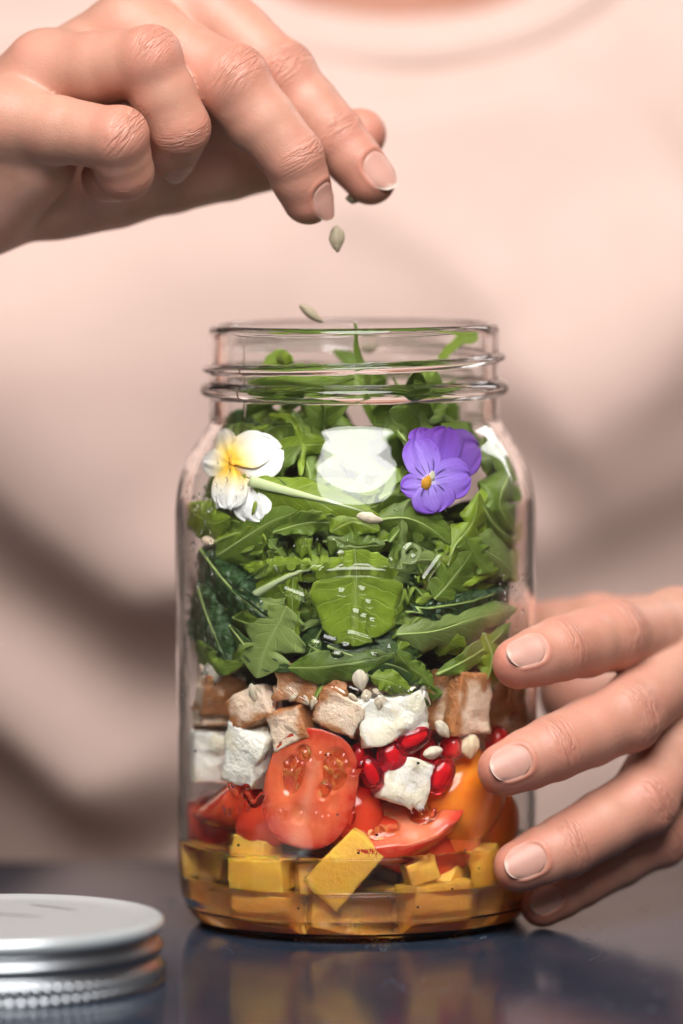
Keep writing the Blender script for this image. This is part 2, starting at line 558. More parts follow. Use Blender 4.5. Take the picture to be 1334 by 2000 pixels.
# --- the hand steadying the jar
L_ = []
L_.append(Finger([P(1322, 1236, 1.8), P(1196, 1243, -1.2), P(1092, 1268, -3.0), P(1012, 1294, -3.75)], [1.15, 0.98, 0.90, 0.70], (-0.35, -0.86, 0.25), (1.15, 1.05, 0.02, 0.06), 0.04, True))
L_.append(Finger([P(1342, 1288, 1.2), P(1222, 1398, -2.1), P(1080, 1462, -3.7), P(984, 1503, -4.35)], [1.15, 1.0, 0.92, 0.72], (-0.25, -0.93, 0.15), (1.20, 1.12, 0.02, 0.06), 0.04, True))
L_.append(Finger([P(1364, 1388, 1.1), P(1252, 1566, -1.9), P(1105, 1652, -3.3), P(1014, 1692, -3.85)], [1.1, 0.98, 0.90, 0.70], (-0.25, -0.93, 0.12), (1.20, 1.10, 0.02, 0.06), 0.04, True))
L_.append(Finger([P(1376, 1482, 1.4), P(1284, 1634, -0.2), P(1130, 1722, -1.5), P(1058, 1768, -2.0)], [1.0, 0.84, 0.76, 0.60], (-0.25, -0.93, 0.1), (0.95, 0.85, 0.02, 0.06), 0.04, True))
L_.append(Finger([P(1330, 1255, 4.2), P(1170, 1235, 5.6), P(1030, 1240, 6.6), P(930, 1270, 6.6)], [1.35, 1.08, 0.95, 0.75], (0.1, 0.9, 0.4), None, 0.04))
WL = P(1560, 1360, 5.5)
palmL = [(WL, P(1322, 1236, 1.9), 1.9, 1.15, 0.7), (WL, P(1342, 1288, 1.4), 1.9, 1.2, 0.8), (WL, P(1364, 1388, 1.3), 1.9, 1.18, 0.8),
         (P(1322, 1240, 1.9), P(1342, 1290, 1.4), 1.1, 1.15, 0.8), (P(1342, 1290, 1.4), P(1364, 1388, 1.3), 1.15, 1.12, 0.8), (P(1364, 1388, 1.3), P(1376, 1482, 1.5), 1.1, 1.05, 0.8),
         (WL + [0, 0, -1.0], P(1376, 1482, 1.6), 1.8, 1.08, 0.8), (P(1500, 1300, 5.5), P(1310, 1255, 4.2), 1.7, 1.4, 0.9),
         (P(1500, 1380, 4.5), P(1365, 1400, 3.0), 1.7, 1.3, 0.9), (P(1420, 1370, 5.0), P(1150, 1345, 5.0), 1.8, 1.5, 0.8)]
ELB_L = np.array([30.0, 17.0, 4.5])
wristL = [(WL, WL + unit(ELB_L - WL) * 8, 2.1, 2.5)]
VL, QL, AL, NL = build_hand((1.5, -6.5, -0.6), (20.5, 12.5, P(1300, 1100, 2)[2] + 1.0), HAND_H, L_, palmL, wristL)

# --- torso, neck and arms (coarse), joined to the hands into one body
G = Field((-36, 8, -16), (38, 52, 66), 0.6)
B = G.new()
SHR, SHL = np.array([-16.0, 33, 24]), np.array([18.0, 33, 24])
NECK = np.array([1.6, 33.0, 27.0])
G.cone(B, (0.8, 33.5, 4), (0.8, 33, 16), 8.5, 9.6, 1, (1.5, 1, 1))
G.cone(B, (0.8, 34, -12), (0.8, 33.5, 4), 8.5, 8.5, 1, (1.5, 1, 1))
G.cone(B, SHR, SHL, 4.2, 4.2, 1.2)
G.cone(B, NECK, NECK + [0, -1.5, 16], 5.6, 5.2, 1.2)
HEAD = NECK + [0, -2.5, 23]
G.cone(B, HEAD, HEAD + [0, 1.0, 3.5], 7.6, 8.0, 1.5, (0.92, 1.12, 1.1))
G.cone(B, HEAD + [0, -3.2, -7.0], HEAD + [0, -3, -3], 4.2, 5.5, 1.5)
G.cone(B, HEAD + [0, -9.3, -2.6], HEAD + [0, -8.0, 1.0], 1.1, 0.7, 0.8)
for S_, E_, W_ in ((SHR, ELB_R, W0), (SHL, ELB_L, WL)):
    G.cone(B, S_, E_, 4.2, 3.5, 1.0)
    G.cone(B, E_, 0.35 * E_ + 0.65 * (W_ + unit(E_ - W_) * 6), 3.6, 2.45, 1.0)
    G.cone(B, 0.4 * E_ + 0.6 * (W_ + unit(E_ - W_) * 6), W_ + unit(E_ - W_) * 2.6, 2.6, 2.05, 0.8)
VB, QB = surface_nets(G, B)
VB = relax(VB, QB, 3)
zb = np.zeros(len(VB))
Vall = np.vstack([VB, VR, VL])
Qall = np.vstack([QB, QR + len(VB), QL + len(VB) + len(VR)])
att = {k_: np.concatenate([zb, AR[k_], AL[k_]]) for k_ in AR}
person = mesh_obj('person', Vall, Qall, M['skin'], label='person in a peach T-shirt dropping seeds with one hand, steadying the jar with the other', cat='person', attrs=att)
for Vn, Fn, tp in NR + NL:
    mesh_obj('fingernail', Vn, Fn, M['nail'], person, attrs={'tip': tp})

G = Field(HEAD - 14, HEAD + 18, 0.6)
Hf = G.new()
G.cone(Hf, HEAD + [0, 1.6, 1.5], HEAD + [0, 2.0, 4.6], 7.9, 8.4, 1.5, (0.94, 1.12, 1.1))
G.cone(Hf, HEAD + [0, 7, -4], HEAD + [0, 8.5, 3], 3.5, 5.0, 2.0)
Xh, Yh, Zh = np.meshgrid(*G.ax, indexing='ij', sparse=True)
Hf = np.maximum(Hf, (-(0.75 * (Yh - HEAD[1] + 2.0) + 0.66 * (Zh - HEAD[2] - 4.0))).astype(np.float32))
Vh, Qh = surface_nets(G, Hf)
k = NT('dark_hair'); mesh_obj('hair', relax(Vh, Qh, 2), Qh, k.p(color=(0.05, 0.03, 0.02), rough=0.5).m, person)

# --- T-shirt: a cloth shell over the torso, with folds
G = Field((-30, 12, -16), (32, 50, 36), 0.4)
Sf = G.new()
G.cone(Sf, (0.8, 34.0, 3), (0.8, 32.8, 15.5), 10.6, 11.9, 2.0, (1.5, 1, 1))
G.cone(Sf, (0.8, 35, -14), (0.8, 34.0, 3), 10.4, 10.6, 2.0, (1.5, 1, 1))
G.cone(Sf, SHR, SHL, 5.4, 5.4, 3.0)
G.cone(Sf, NECK + [0, 0, -4], NECK, 9.5, 6.9, 3.0)
for S_, E_ in ((SHR, ELB_R), (SHL, ELB_L)):
    G.cone(Sf, S_, S_ + (E_ - S_) * 0.45, 5.4, 5.0, 1.5)
cn = unit(np.array([0, -0.52, 0.85])); c0 = P(770, 95, 26.0)
X, Y, Z = np.meshgrid(*G.ax, indexing='ij', sparse=True)
Sf = np.maximum(Sf, ((X - c0[0]) * cn[0] + (Y - c0[1]) * cn[1] + (Z - c0[2]) * cn[2]).astype(np.float32))
Sf = np.maximum(Sf, (-(Z + 13)).astype(np.float32))
VS, QS = surface_nets(G, Sf)
VS = relax(VS, QS, 2)
NS = vnormals(VS, QS)
def fold(V, p0, p1, amp, wu, wd):
    a, b = P(*p0, 21.0), P(*p1, 21.0)
    ax = unit([b[0] - a[0], b[2] - a[2]]); nn = np.array([-ax[1], ax[0]])
    if nn[1] < 0: nn = -nn
    r = np.stack([V[:, 0] - a[0], V[:, 2] - a[2]], 1)
    L = np.hypot(b[0] - a[0], b[2] - a[2])
    t = r @ ax / L; s = r @ nn
    s = s + 0.5 * np.sin(t * 3.1 + p0[0])
    e = np.clip(np.minimum((t + 0.25) / 0.35, (1.25 - t) / 0.35), 0, 1); e = e * e * (3 - 2 * e)
    return amp * e * np.where(s > 0, np.exp(-(s / wu) ** 2), np.exp(-(s / wd) ** 2)) * (V[:, 1] < 34)
FOLDS = [((-150, 600), (360, 1190), 3.0, 4.2, 2.5), ((-150, 1130), (240, 1580), 2.7, 3.2, 2.0), ((700, 380), (960, 600), 0.4, 1.5, 1.1),
         ((1450, 560), (1040, 800), 1.7, 3.6, 2.6), ((1450, 900), (1000, 1010), 0.7, 2.4, 1.9), ((380, 1050), (700, 1500), 0.6, 2.0, 1.8)]
dd = sum(fold(VS, *f) for f in FOLDS) + 0.25 * fbm(VS, 0.16, 2)
VS = VS + NS * dd[:, None]
mesh_obj('shirt', VS, QS, M['shirt'], person)
# ribbed collar: a flat band following the neckline
rim = []
th = np.linspace(0, 2 * math.pi, 96, endpoint=False)
e1 = np.array([1.0, 0, 0]); e2 = unit(np.cross(cn, e1))
cc = NECK + cn * ((c0 - NECK) @ cn)
V_, F_ = [], []
m_ = 8
for t in th:
    d_ = e1 * math.cos(t) + e2 * math.sin(t)
    rr = 7.9
    for q in range(m_):
        a_ = 2 * math.pi * q / m_
        V_.append(cc + d_ * (rr - 0.1 + 0.35 * math.cos(a_)) + cn * (-0.1 + 0.7 * math.sin(a_)))
for i in range(96):
    for q in range(m_):
        F_.append((i * m_ + q, i * m_ + (q + 1) % m_, ((i + 1) % 96) * m_ + (q + 1) % m_, ((i + 1) % 96) * m_ + q))
mesh_obj('collar', V_, F_, M['shirt'], person)
# ---------------------------------------------------------------- table
def table():
    x0, x1, y0, y1, t = -60, 60, -120, 13.0, 3.0
    b = 0.35
    pr = [(y0, -t), (y0, 0)] + [(y1 - b + b * math.sin(a), -b + b * math.cos(a)) for a in np.linspace(0, math.pi / 2, 6)] + [(y1, -t)]
    V = [(x, y, z) for x in (x0, x1) for y, z in pr]
    n = len(pr)
    F = [(i, (i + 1) % n, (i + 1) % n + n, i + n)[::-1] for i in range(n)] + [tuple(range(n)), tuple(reversed(range(n, 2 * n)))]
    return mesh_obj('table', V, F, M['table'], smooth=False, kind='structure', label='dark slate blue lacquered table top with fine scratches', cat='table')
table()

# ---------------------------------------------------------------- glass jar
NECK_UP = 0.2
JAR_W = 1.018
RI = 4.70     # inner radius of the body
def thin(z):
    """the wall is thinner below the shoulder"""
    return 0.024 * min(1, max(0, (13.4 - z) / 1.5))
def spl(pts, n):
    return bez(pts, n)
jar = empty('glass_jar', (0, 0, 0), 'clear glass mason jar with threaded neck and embossed emblem, filled with layered salad', 'jar')

def emboss_height(px, py, strokes):
    h = np.zeros(len(px))
    for pts, wd, amp in strokes:
        pts = np.asarray(pts, float)
        d = np.full(len(px), 1e9)
        if len(pts) == 1:
            d = np.hypot(px - pts[0, 0], py - pts[0, 1])
        for a, b in zip(pts[:-1], pts[1:]):
            ab = b - a
            t = np.clip(((px - a[0]) * ab[0] + (py - a[1]) * ab[1]) / (ab @ ab + 1e-9), 0, 1)
            d = np.minimum(d, np.hypot(px - a[0] - t * ab[0], py - a[1] - t * ab[1]))
        q = np.clip(1 - (d / wd) ** 2, 0, 1)
        h = np.maximum(h, 1.5 * amp * q)
    return h
def z4(*pts): return [(x / 1.803 + 320, y / 1.803 + 1000) for x, y in pts]
def sm(pts, n=14): return bez(pts, n)
random.seed(5)
STROKES = [(sm(z4((375, 152), (430, 112), (520, 88), (650, 76), (770, 84), (880, 108), (985, 152)), 24), 11, .075),
           (sm(z4((508, 238), (590, 222), (700, 218), (800, 228), (905, 258)), 18), 11, .075),
           (z4((375, 152), (388, 200), (430, 282), (510, 310)), 7, .05), (z4((388, 200), (262, 276), (345, 325)), 7, .05),
           (z4((985, 152), (905, 258)), 7, .05), (z4((508, 238), (510, 300), (530, 360)), 6, .04), (z4((850, 250), (850, 330), (960, 372)), 6, .04),
           (sm(z4((565, 442), (610, 452), (650, 428), (700, 440), (760, 462), (805, 505)), 16), 6, .045)]
for x0 in (450, 498, 540, 598, 648, 738):            # worn lettering inside the banner
    STROKES.append((z4((x0, 128), (x0 + 4, 205)), 9, .05))
STROKES.append((z4((598, 128), (648, 128)), 7, .04)); STROKES.append((z4((600, 165), (640, 165)), 7, .04))
STROKES.append((sm(z4((866, 135), (890, 155), (868, 182), (845, 160), (866, 135)), 12), 7, .05))
STROKES.append((z4((800, 190), (860, 215)), 8, .05)); STROKES.append((z4((445, 155), (520, 130)), 7, .04))
for x0, y0 in ((625, 288), (697, 282), (720, 325), (676, 356), (702, 370), (735, 385), (800, 478), (640, 470), (535, 460), (610, 500), (740, 505)):
    STROKES.append((z4((x0 - 7, y0), (x0 + 8, y0 + 3)), 7, .05))
for row_y, xs in ((1350, (508, 545, 570, 640, 663, 690, 760, 782, 800, 822, 838)), (1368, (590, 612, 708, 735, 750, 812, 830))):
    for x in xs:
        q_ = random.uniform(-8, 8)
        STROKES.append(([(x - q_, row_y - 6), (x + q_ + 4, row_y + random.uniform(0, 8))], 4.5, .028))
for x in (440, 452, 470, 486, 520, 548, 560, 590, 618, 630, 641, 690, 800, 818, 846):
    yy = 1590 - 12 * math.sin((x - 430) / 420 * math.pi * 3) + random.uniform(-4, 4)
    STROKES.append(([(x, yy - random.uniform(3, 9)), (x + random.uniform(-4, 9), yy + random.uniform(4, 9))], 4.5, .03))
for x, y in ((470, 1545), (610, 1480), (655, 1485), (575, 1500), (690, 1500), (500, 1560)):
    STROKES.append((sm([(x - 14, y - 10), (x, y + 10), (x + 16, y - 8)], 8), 6, .04))

def jar_mesh():
    # angles: dense towards the camera (-Y)
    f = math.radians(64)
    th = np.concatenate([np.linspace(-math.pi / 2 - f, -math.pi / 2 + f, 330), np.linspace(-math.pi / 2 + f, 1.5 * math.pi - f, 150)[1:-1]])
    n = len(th)
    def rings(prof): return np.array([(r * np.cos(th), r * np.sin(th), np.full(n, z)) for r, z in prof]).transpose(0, 2, 1)
    def emit(name, loops, disp=None):
        loops = [[(r * (1 + thin(z)), z) for r, z in p] if (k == 1) else p for k, p in enumerate(loops)]
        V = np.vstack([rings(p) if disp is None or k else disp(rings(p)) for k, p in enumerate(loops)]).reshape(-1, 3)
        F = []; off = 0
        for p in loops:
            F += grid_faces(len(p), n, True, off); off += len(p) * n
        V[:, :2] *= JAR_W
        V[:, 2] += NECK_UP * np.clip((V[:, 2] - 9.0) / 2.5, 0, 1)
        return mesh_obj(name, V, F, M['glass'], jar)
    ZC, ZB = 14.25, 1.62       # cuts between neck / body / base (both walls vertical there)
    # body: outer wall with embossing, inner wall
    outer = [(5.03, z) for z in np.linspace(ZB, 2.2, 4)] + [(5.03, z) for z in np.linspace(2.2, 11.0, 268)[1:]] + \
            list(spl([(5.03, 11.0), (5.02, 11.6), (4.94, 12.25), (4.72, 12.95), (4.40, 13.5), (4.14, 13.9), (4.05, 14.12), (4.05, ZC)], 40)[1:])
    inner = list(spl([(3.73, ZC), (3.73, 14.1), (3.80, 13.85), (4.05, 13.45), (4.38, 12.9), (4.61, 12.2), (4.69, 11.6), (RI, 11.0)], 36)) + [(RI, z) for z in np.linspace(11.0, ZB, 20)[1:]]
    def disp(R):
        sh = R.shape; q = R.reshape(-1, 3)
        m = (q[:, 2] > 2.0) & (q[:, 2] < 11.2) & (q[:, 1] < -2.3)
        s = q[m]
        v = (s - CAM) @ RMn
        px, py = 667 + FPX * v[:, 0] / -v[:, 2], 1000 - FPX * v[:, 1] / -v[:, 2]
        q = q.copy()
        h = emboss_height(px, py, STROKES)
        rad = np.hypot(s[:, 0], s[:, 1])
        q[m, 0] = s[:, 0] * (1 + h / rad); q[m, 1] = s[:, 1] * (1 + h / rad)
        q[:, :2] *= (1 + 0.0016 * vnoise(q, 0.9))[:, None]
        return q.reshape(sh)
    emit('body', [outer, inner], disp)
    # neck with helical thread, transfer bead and moulding seam
    zz = np.concatenate([np.linspace(ZC, 16.55, 96)])
    prof = [(4.04, z) for z in zz]
    lip = [(4.04 - 0.16 + 0.16 * math.cos(a), 16.62 + 0.18 * math.sin(a)) for a in np.linspace(0, math.pi / 2, 6)] + [(3.86 - 0.12 * math.sin(a), 16.68 + 0.12 * math.cos(a)) for a in np.linspace(0, math.pi / 2, 6)]
    inn = [(3.73, z) for z in np.linspace(16.5, ZC, 18)]
    def neck_disp(R):
        sh = R.shape; q = R.reshape(-1, 3).copy()
        t = np.arctan2(q[:, 1], q[:, 0]); z = q[:, 2]; rad = np.hypot(q[:, 0], q[:, 1])
        out = rad > 3.99
        h = 0.27 * np.clip(1 - ((z - 14.97) / 0.24) ** 2, 0, 1) ** 0.6            # bead ring
        tt = np.mod(t + math.pi / 2 + math.pi, 2 * math.pi)                          # 0 at the back
        zt = 15.38 + 0.62 * tt / (2 * math.pi)
        fade = np.clip(np.minimum(tt, 2 * math.pi - tt) / 0.5, 0, 1)
        h = np.maximum(h, 0.19 * fade * np.clip(1 - ((z - zt) / 0.13) ** 2, 0, 1) ** 0.7)
        zt2 = zt + 0.62
        h = np.maximum(h, 0.19 * np.clip((1.2 - tt) / 0.5, 0, 1) * np.clip(1 - ((z - zt2) / 0.13) ** 2, 0, 1) ** 0.7)
        h = np.maximum(h, 0.19 * np.clip((tt - 5.1) / 0.5, 0, 1) * np.clip(1 - ((z - zt + .62) / 0.13) ** 2, 0, 1) ** 0.7)
        seam = math.asin((486 - 694) / 69 / 4.04) - math.pi / 2
        h = h + 0.022 * np.clip(1 - ((t - seam) / 0.006) ** 2, 0, 1) * (z < 16.5)
        edge = np.clip((z - ZC) / 0.12, 0, 1)
        s = np.where(out, 1 + h * edge / rad, 1.0)
        q[:, 0] *= s; q[:, 1] *= s
        return q.reshape(sh)
    emit('threaded_neck', [prof + lip + inn], neck_disp)
    # base: rounded heel, stippled bearing ring, punt; thick floor inside
    bo = list(spl([(5.03, ZB), (5.03, 1.40), (4.99, 0.95), (4.84, 0.50), (4.62, 0.22), (4.52, 0.14)], 20)) + \
         [(4.50, 0.10), (4.44, 0.04), (4.34, 0.0), (4.2, 0.0), (4.0, 0.05), (3.2, 0.08), (1.5, 0.09), (0.02, 0.09)]
    bi = [(0.02, 0.24), (2.0, 0.24), (3.2, 0.24)] + list(spl([(3.8, 0.25), (4.25, 0.33), (4.50, 0.58), (4.66, 1.0), (RI, 1.38), (RI, ZB)], 16))
    def base_disp(R):
        sh = R.shape; q = R.reshape(-1, 3).copy()
        t = np.arctan2(q[:, 1], q[:, 0]); z = q[:, 2]; rad = np.hypot(q[:, 0], q[:, 1])
        m = (z < 0.11) & (rad > 4.2)
        q[m, 2] += 0.05 * (0.5 + 0.5 * np.sin(t[m] * 150)) * (rad[m] > 4.2)
        return q.reshape(sh)
    emit('base', [bo[::-1], bi[::-1]], base_disp)
jar_mesh()
# the lathe loops run outwards; make every shell face out of the glass
for o in jar.children:
    import bmesh
    bm = bmesh.new(); bm.from_mesh(o.data)
    bm.faces.ensure_lookup_table()
    for f in bm.faces:
        c = f.calc_center_median(); r = math.hypot(c.x, c.y) * 100 / JAR_W; z = c.z * 100
        z -= NECK_UP * min(1, max(0, (z - 9.0) / 2.7))
        outside = r > (3.9 if z > 14.2 else 3.9 + 1.02 * min(1, max(0, (14.2 - z) / 2.1)))
        if z < 1.62: outside = None
        nr = f.normal.x * c.x + f.normal.y * c.y
        if outside is None:
            # base: outer skin is the lower one
            low = z < (0.17 if r < 3.7 else 0.17 + max(0, (r - 3.7)) ** 2.6 * 0.55)
            want = (-Vector((0, 0, 1)) + Vector((c.x, c.y, 0)) * 30).normalized() if (low or r > 4.86) else (Vector((0, 0, 1)) - Vector((c.x, c.y, 0)) * 30).normalized()
            if f.normal.dot(want) < 0: f.normal_flip()
        elif z > 16.56:
            if f.normal.dot(Vector((nr * 0, 0, 1)) + Vector((c.x, c.y, 0)).normalized() * (1 if r > 3.88 else -1)) < 0: f.normal_flip()
        elif (nr > 0) != outside:
            f.normal_flip()
    bm.to_mesh(o.data); bm.free()

# ---------------------------------------------------------------- jar lid
lid = empty('jar_lid', (0, 0, 0), 'silver metal screw lid with pale scuffed top lying on the table', 'lid')
LX, LY = -9.55, -10.8
def lid_mesh():
    n = 240
    band = [(4.12, 0.10), (4.22, 0.0), (4.33, 0.0), (4.38, 0.04), (4.39, 0.10), (4.35, 0.15), (4.34, 0.20), (4.34, 0.28), (4.34, 0.36), (4.34, 0.44), (4.33, 0.50), (4.30, 0.54)]
    band += [(4.22, 0.60), (4.17, 0.66), (4.17, 0.74), (4.22, 0.80), (4.32, 0.85), (4.36, 0.93), (4.35, 1.02), (4.28, 1.10), (4.18, 1.16), (4.13, 1.22), (4.13, 1.30), (4.18, 1.35), (4.26, 1.38)]
    th = np.linspace(0, 2 * math.pi, n * 3, endpoint=False); n = len(th)
    V = []
    for r, z in band:
        kn = 0.07 * np.sin(th * 92) if 0.19 < z < 0.48 else 0 * th
        V.append(np.stack([LX + (r + kn) * np.cos(th), LY + (r + kn) * np.sin(th), np.full(n, z)], 1))
    mesh_obj('screw_band', np.vstack(V), grid_faces(len(band), n, True), M['alu'], lid)
    top = [(4.26, 1.385), (4.35, 1.42), (4.39, 1.50), (4.39, 1.60), (4.36, 1.68), (4.30, 1.73), (4.22, 1.755), (4.12, 1.76), (4.02, 1.735), (3.9, 1.70), (3.2, 1.69), (2.0, 1.69), (0.01, 1.69)]
    Vt, Ft = lathe(top, 160)
    mesh_obj('top_disc', Vt + [LX, LY, 0], Ft, M['lacquer'], lid)
    for (a, b) in (((58, 1766), (152, 1777)), ((-30, 1783), (86, 1790))):
        pts = []
        for t in np.linspace(0, 1, 8):
            px, py = a[0] + (b[0] - a[0]) * t, a[1] + (b[1] - a[1]) * t
            d = ray(px, py); s = (1.70 - CAM[2]) / d[2]
            pts.append(CAM + d * s)
        Vs, Fs = tube(pts, [0.02, .05, .06, .05, .06, .05, .04, .01], 6)
        Vs[:, 2] = 1.692 + (Vs[:, 2] - 1.70) * 0.15
        mesh_obj('scuff_mark', Vs, Fs, M['scuff'], lid)
lid_mesh()
# ---------------------------------------------------------------- food materials
def mat_leaf(name, a, b, vein, rough=0.42, bump_s=0.35, crinkle=0.0, trans=0.28):
    k = NT(name)
    co = k.coord()
    u, v = k.attr('u'), k.attr('v')
    rnd = k.n('ShaderNodeObjectInfo').outputs['Random']
    n = k.noise(160, 5, 0.62, co)
    base = k.mix(k.ramp(n, [(0.3, (0, 0, 0)), (0.7, (1, 1, 1))]), a, b)
    base = k.mix(k.math('MULTIPLY', rnd, 0.45), base, tuple(min(1, c * 1.5) for c in b))
    av = k.math('ABSOLUTE', v)
    # side veins leaving the midrib at an angle
    ph = k.math('SUBTRACT', k.math('MULTIPLY', u, 8.0), k.math('MULTIPLY', av, 1.7))
    ph = k.math('ADD', ph, k.math('MULTIPLY', k.noise(120, 2, .5, co), 1.6))
    sv = k.math('ABSOLUTE', k.math('SUBTRACT', k.math('FRACT', ph), 0.5))
    sv = k.math('SUBTRACT', 1.0, k.math('MULTIPLY', sv, 9.0), None, True)
    mid = k.math('SUBTRACT', 1.0, k.math('MULTIPLY', av, 9.0), None, True)
    vn = k.math('MAXIMUM', k.math('MULTIPLY', sv, 0.40), mid)
    vor = k.n('ShaderNodeTexVoronoi', feature='DISTANCE_TO_EDGE'); vor.inputs['Scale'].default_value = 420
    k.t.links.new(co, vor.inputs['Vector'])
    net = k.math('SUBTRACT', 1.0, k.math('MULTIPLY', vor.outputs[0], 8.0), None, True)
    col = k.mix(k.math('MULTIPLY', vn, 0.55), base, vein)
    col = k.mix(k.math('MULTIPLY', net, 0.10), col, vein)
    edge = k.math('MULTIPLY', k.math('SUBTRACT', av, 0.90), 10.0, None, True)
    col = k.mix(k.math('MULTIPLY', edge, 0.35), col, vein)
    h = k.math('ADD', k.math('MULTIPLY', vn, -0.6), k.math('MULTIPLY', n, 0.8))
    if crinkle:
        v2 = k.n('ShaderNodeTexVoronoi', feature='F1'); v2.inputs['Scale'].default_value = 330; k.t.links.new(co, v2.inputs['Vector'])
        h = k.math('ADD', h, k.math('MULTIPLY', v2.outputs[0], -crinkle))
    nb = k.bump(h, bump_s, 0.0012)
    k.p(color=col, rough=rough, spec=0.45, normal=nb)
    tr = k.n('ShaderNodeBsdfTranslucent')
    k.t.links.new(k.mix(0.5, col, (0.30, 0.42, 0.03), 'MIX'), tr.inputs[0])
    mx = k.n('ShaderNodeMixShader'); mx.inputs[0].default_value = trans
    k.t.links.new(k.b.outputs[0], mx.inputs[1]); k.t.links.new(tr.outputs[0], mx.inputs[2]); k.t.links.new(mx.outputs[0], k.out.inputs[0])
    return k.m
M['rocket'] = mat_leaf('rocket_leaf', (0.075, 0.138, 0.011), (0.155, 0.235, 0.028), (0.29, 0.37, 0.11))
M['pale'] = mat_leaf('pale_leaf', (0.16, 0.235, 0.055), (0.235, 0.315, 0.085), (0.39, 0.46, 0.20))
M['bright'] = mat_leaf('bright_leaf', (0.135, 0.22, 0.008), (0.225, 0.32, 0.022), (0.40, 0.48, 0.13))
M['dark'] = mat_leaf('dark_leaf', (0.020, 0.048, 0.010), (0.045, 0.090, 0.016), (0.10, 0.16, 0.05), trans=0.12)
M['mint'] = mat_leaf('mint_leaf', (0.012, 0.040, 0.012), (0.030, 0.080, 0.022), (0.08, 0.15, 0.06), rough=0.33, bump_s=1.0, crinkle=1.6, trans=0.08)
k = NT('midrib'); M['midrib'] = k.p(color=(0.52, 0.60, 0.33), rough=0.45, sss=0.3, sssr=(1, 1, .4), ssss=0.002).m
k = NT('green_midrib'); M['greenrib'] = k.p(color=(0.30, 0.40, 0.11), rough=0.45).m
k = NT('stem'); M['stem'] = k.p(color=k.mix(k.noise(60, 3, .5, k.coord()), (0.22, 0.32, 0.06), (0.34, 0.44, 0.12)), rough=0.4, sss=0.2, sssr=(.6, 1, .2), ssss=0.002).m

def mat_attrcol(name, rough=0.5, sss=0.0, ssss=0.003, sssr=(1, .6, .4), nscale=60, namp=0.0, bump_s=0.2, bscale=90, bdist=0.001, spec=0.45, coat=0.0, ncol=(0.5, 0.3, 0.2), trans=0.0, ior=1.4):
    k = NT(name)
    co = k.coord()
    col = k.attr('col', 'Color')
    if namp: col = k.mix(k.math('MULTIPLY', k.ramp(k.noise(nscale, 4, .62, co), [(0.42, (0, 0, 0)), (0.72, (1, 1, 1))]), namp), col, ncol)
    k.p(color=col, rough=rough, sss=sss, sssr=sssr, ssss=ssss, spec=spec, coat=coat, trans=trans, ior=ior, normal=k.bump(k.noise(bscale, 5, .6, co), bump_s, bdist))
    return k.m
M['petal'] = mat_attrcol('viola_petal', 0.5, bump_s=0.25, bscale=900, namp=0.0)
M['pepper'] = mat_attrcol('yellow_pepper', 0.26, 0.5, 0.005, (1, .55, .1), 350, 0.30, 0.6, 700, 0.0008, ncol=(0.88, 0.44, 0.05), coat=0.3)
M['tomato'] = mat_attrcol('tomato_skin', 0.14, 0.45, 0.004, (1, .2, .1), 260, 0.30, 0.05, 300, 0.0006, ncol=(0.74, 0.10, 0.03), coat=0.5)
M['flesh'] = mat_attrcol('tomato_flesh', 0.18, 0.6, 0.006, (1, .25, .12), 450, 0.35, 0.35, 700, 0.0006, ncol=(0.80, 0.22, 0.11), coat=0.7)
M['feta'] = mat_attrcol('white_cheese', 0.5, 0.35, 0.003, (1, .9, .7), 300, 0.16, 0.8, 520, 0.0012, ncol=(0.78, 0.70, 0.48))
M['chicken'] = mat_attrcol('roast_chicken', 0.34, 0.35, 0.003, (1, .6, .4), 420, 0.32, 0.9, 620, 0.0012, ncol=(0.55, 0.31, 0.16), coat=0.25)
M['seed'] = mat_attrcol('seed_kernel', 0.5, 0.2, 0.002, (1, .9, .7), 700, 0.35, 0.5, 1500, 0.0004, ncol=(0.40, 0.34, 0.26))
k = NT('pomegranate'); M['aril'] = k.p(color=(0.86, 0.035, 0.06), rough=0.05, trans=0.88, ior=1.36, coat=0.4).m
k = NT('pomegranate_core'); M['aril_core'] = k.p(color=(0.95, 0.30, 0.22), rough=0.5, sss=0.3, sssr=(1, .3, .2), ssss=0.003).m
k = NT('tomato_jelly'); M['jelly'] = k.p(color=(0.95, 0.45, 0.20), rough=0.05, trans=0.92, ior=1.36, coat=0.6, sss=0.3, sssr=(1, .5, .2), ssss=0.004).m
k = NT('tomato_seed'); M['tseed'] = k.p(color=(0.72, 0.36, 0.10), rough=0.35, sss=0.3, sssr=(1, .7, .3), ssss=0.002).m

# ---------------------------------------------------------------- placing things against the inside of the glass
def rin(z):
    """inner radius of the jar at a height"""
    z = z - NECK_UP * min(1, max(0, (z - 9.0) / 2.7))
    return JAR_W * (1 + thin(z)) * float(np.interp(z, [0.24, 0.25, 0.33, 0.58, 1.0, 1.38, 11.0, 11.6, 12.2, 12.9, 13.45, 13.85, 14.1, 17], [3.3, 3.8, 4.25, 4.50, 4.66, 4.7, 4.7, 4.69, 4.61, 4.38, 4.05, 3.80, 3.73, 3.73]))
RZ = np.vectorize(rin)
def Wp(px, py, d=0.0):
    """point inside the jar seen at a pixel, d cm behind the inner face of the near wall"""
    D = ray(px, py); R = 4.81 * JAR_W - d
    for _ in range(3):
        a = D[0] ** 2 + 1; b = CAM[0] * D[0] + CAM[1]; c = CAM[0] ** 2 + CAM[1] ** 2 - R * R
        q = b * b - a * c
        t = (-b - math.sqrt(q)) / a if q > 0 else -b / a
        p = CAM + D * t
        R = max(0.3, rin(p[2]) - d)
    return p
def frame_at(p):
    n = unit([p[0], p[1], 0]); t = np.cross([0, 0, 1], n)
    return n, t, np.array([0, 0, 1.0])     # outwards (to the glass), to the right in the picture, up
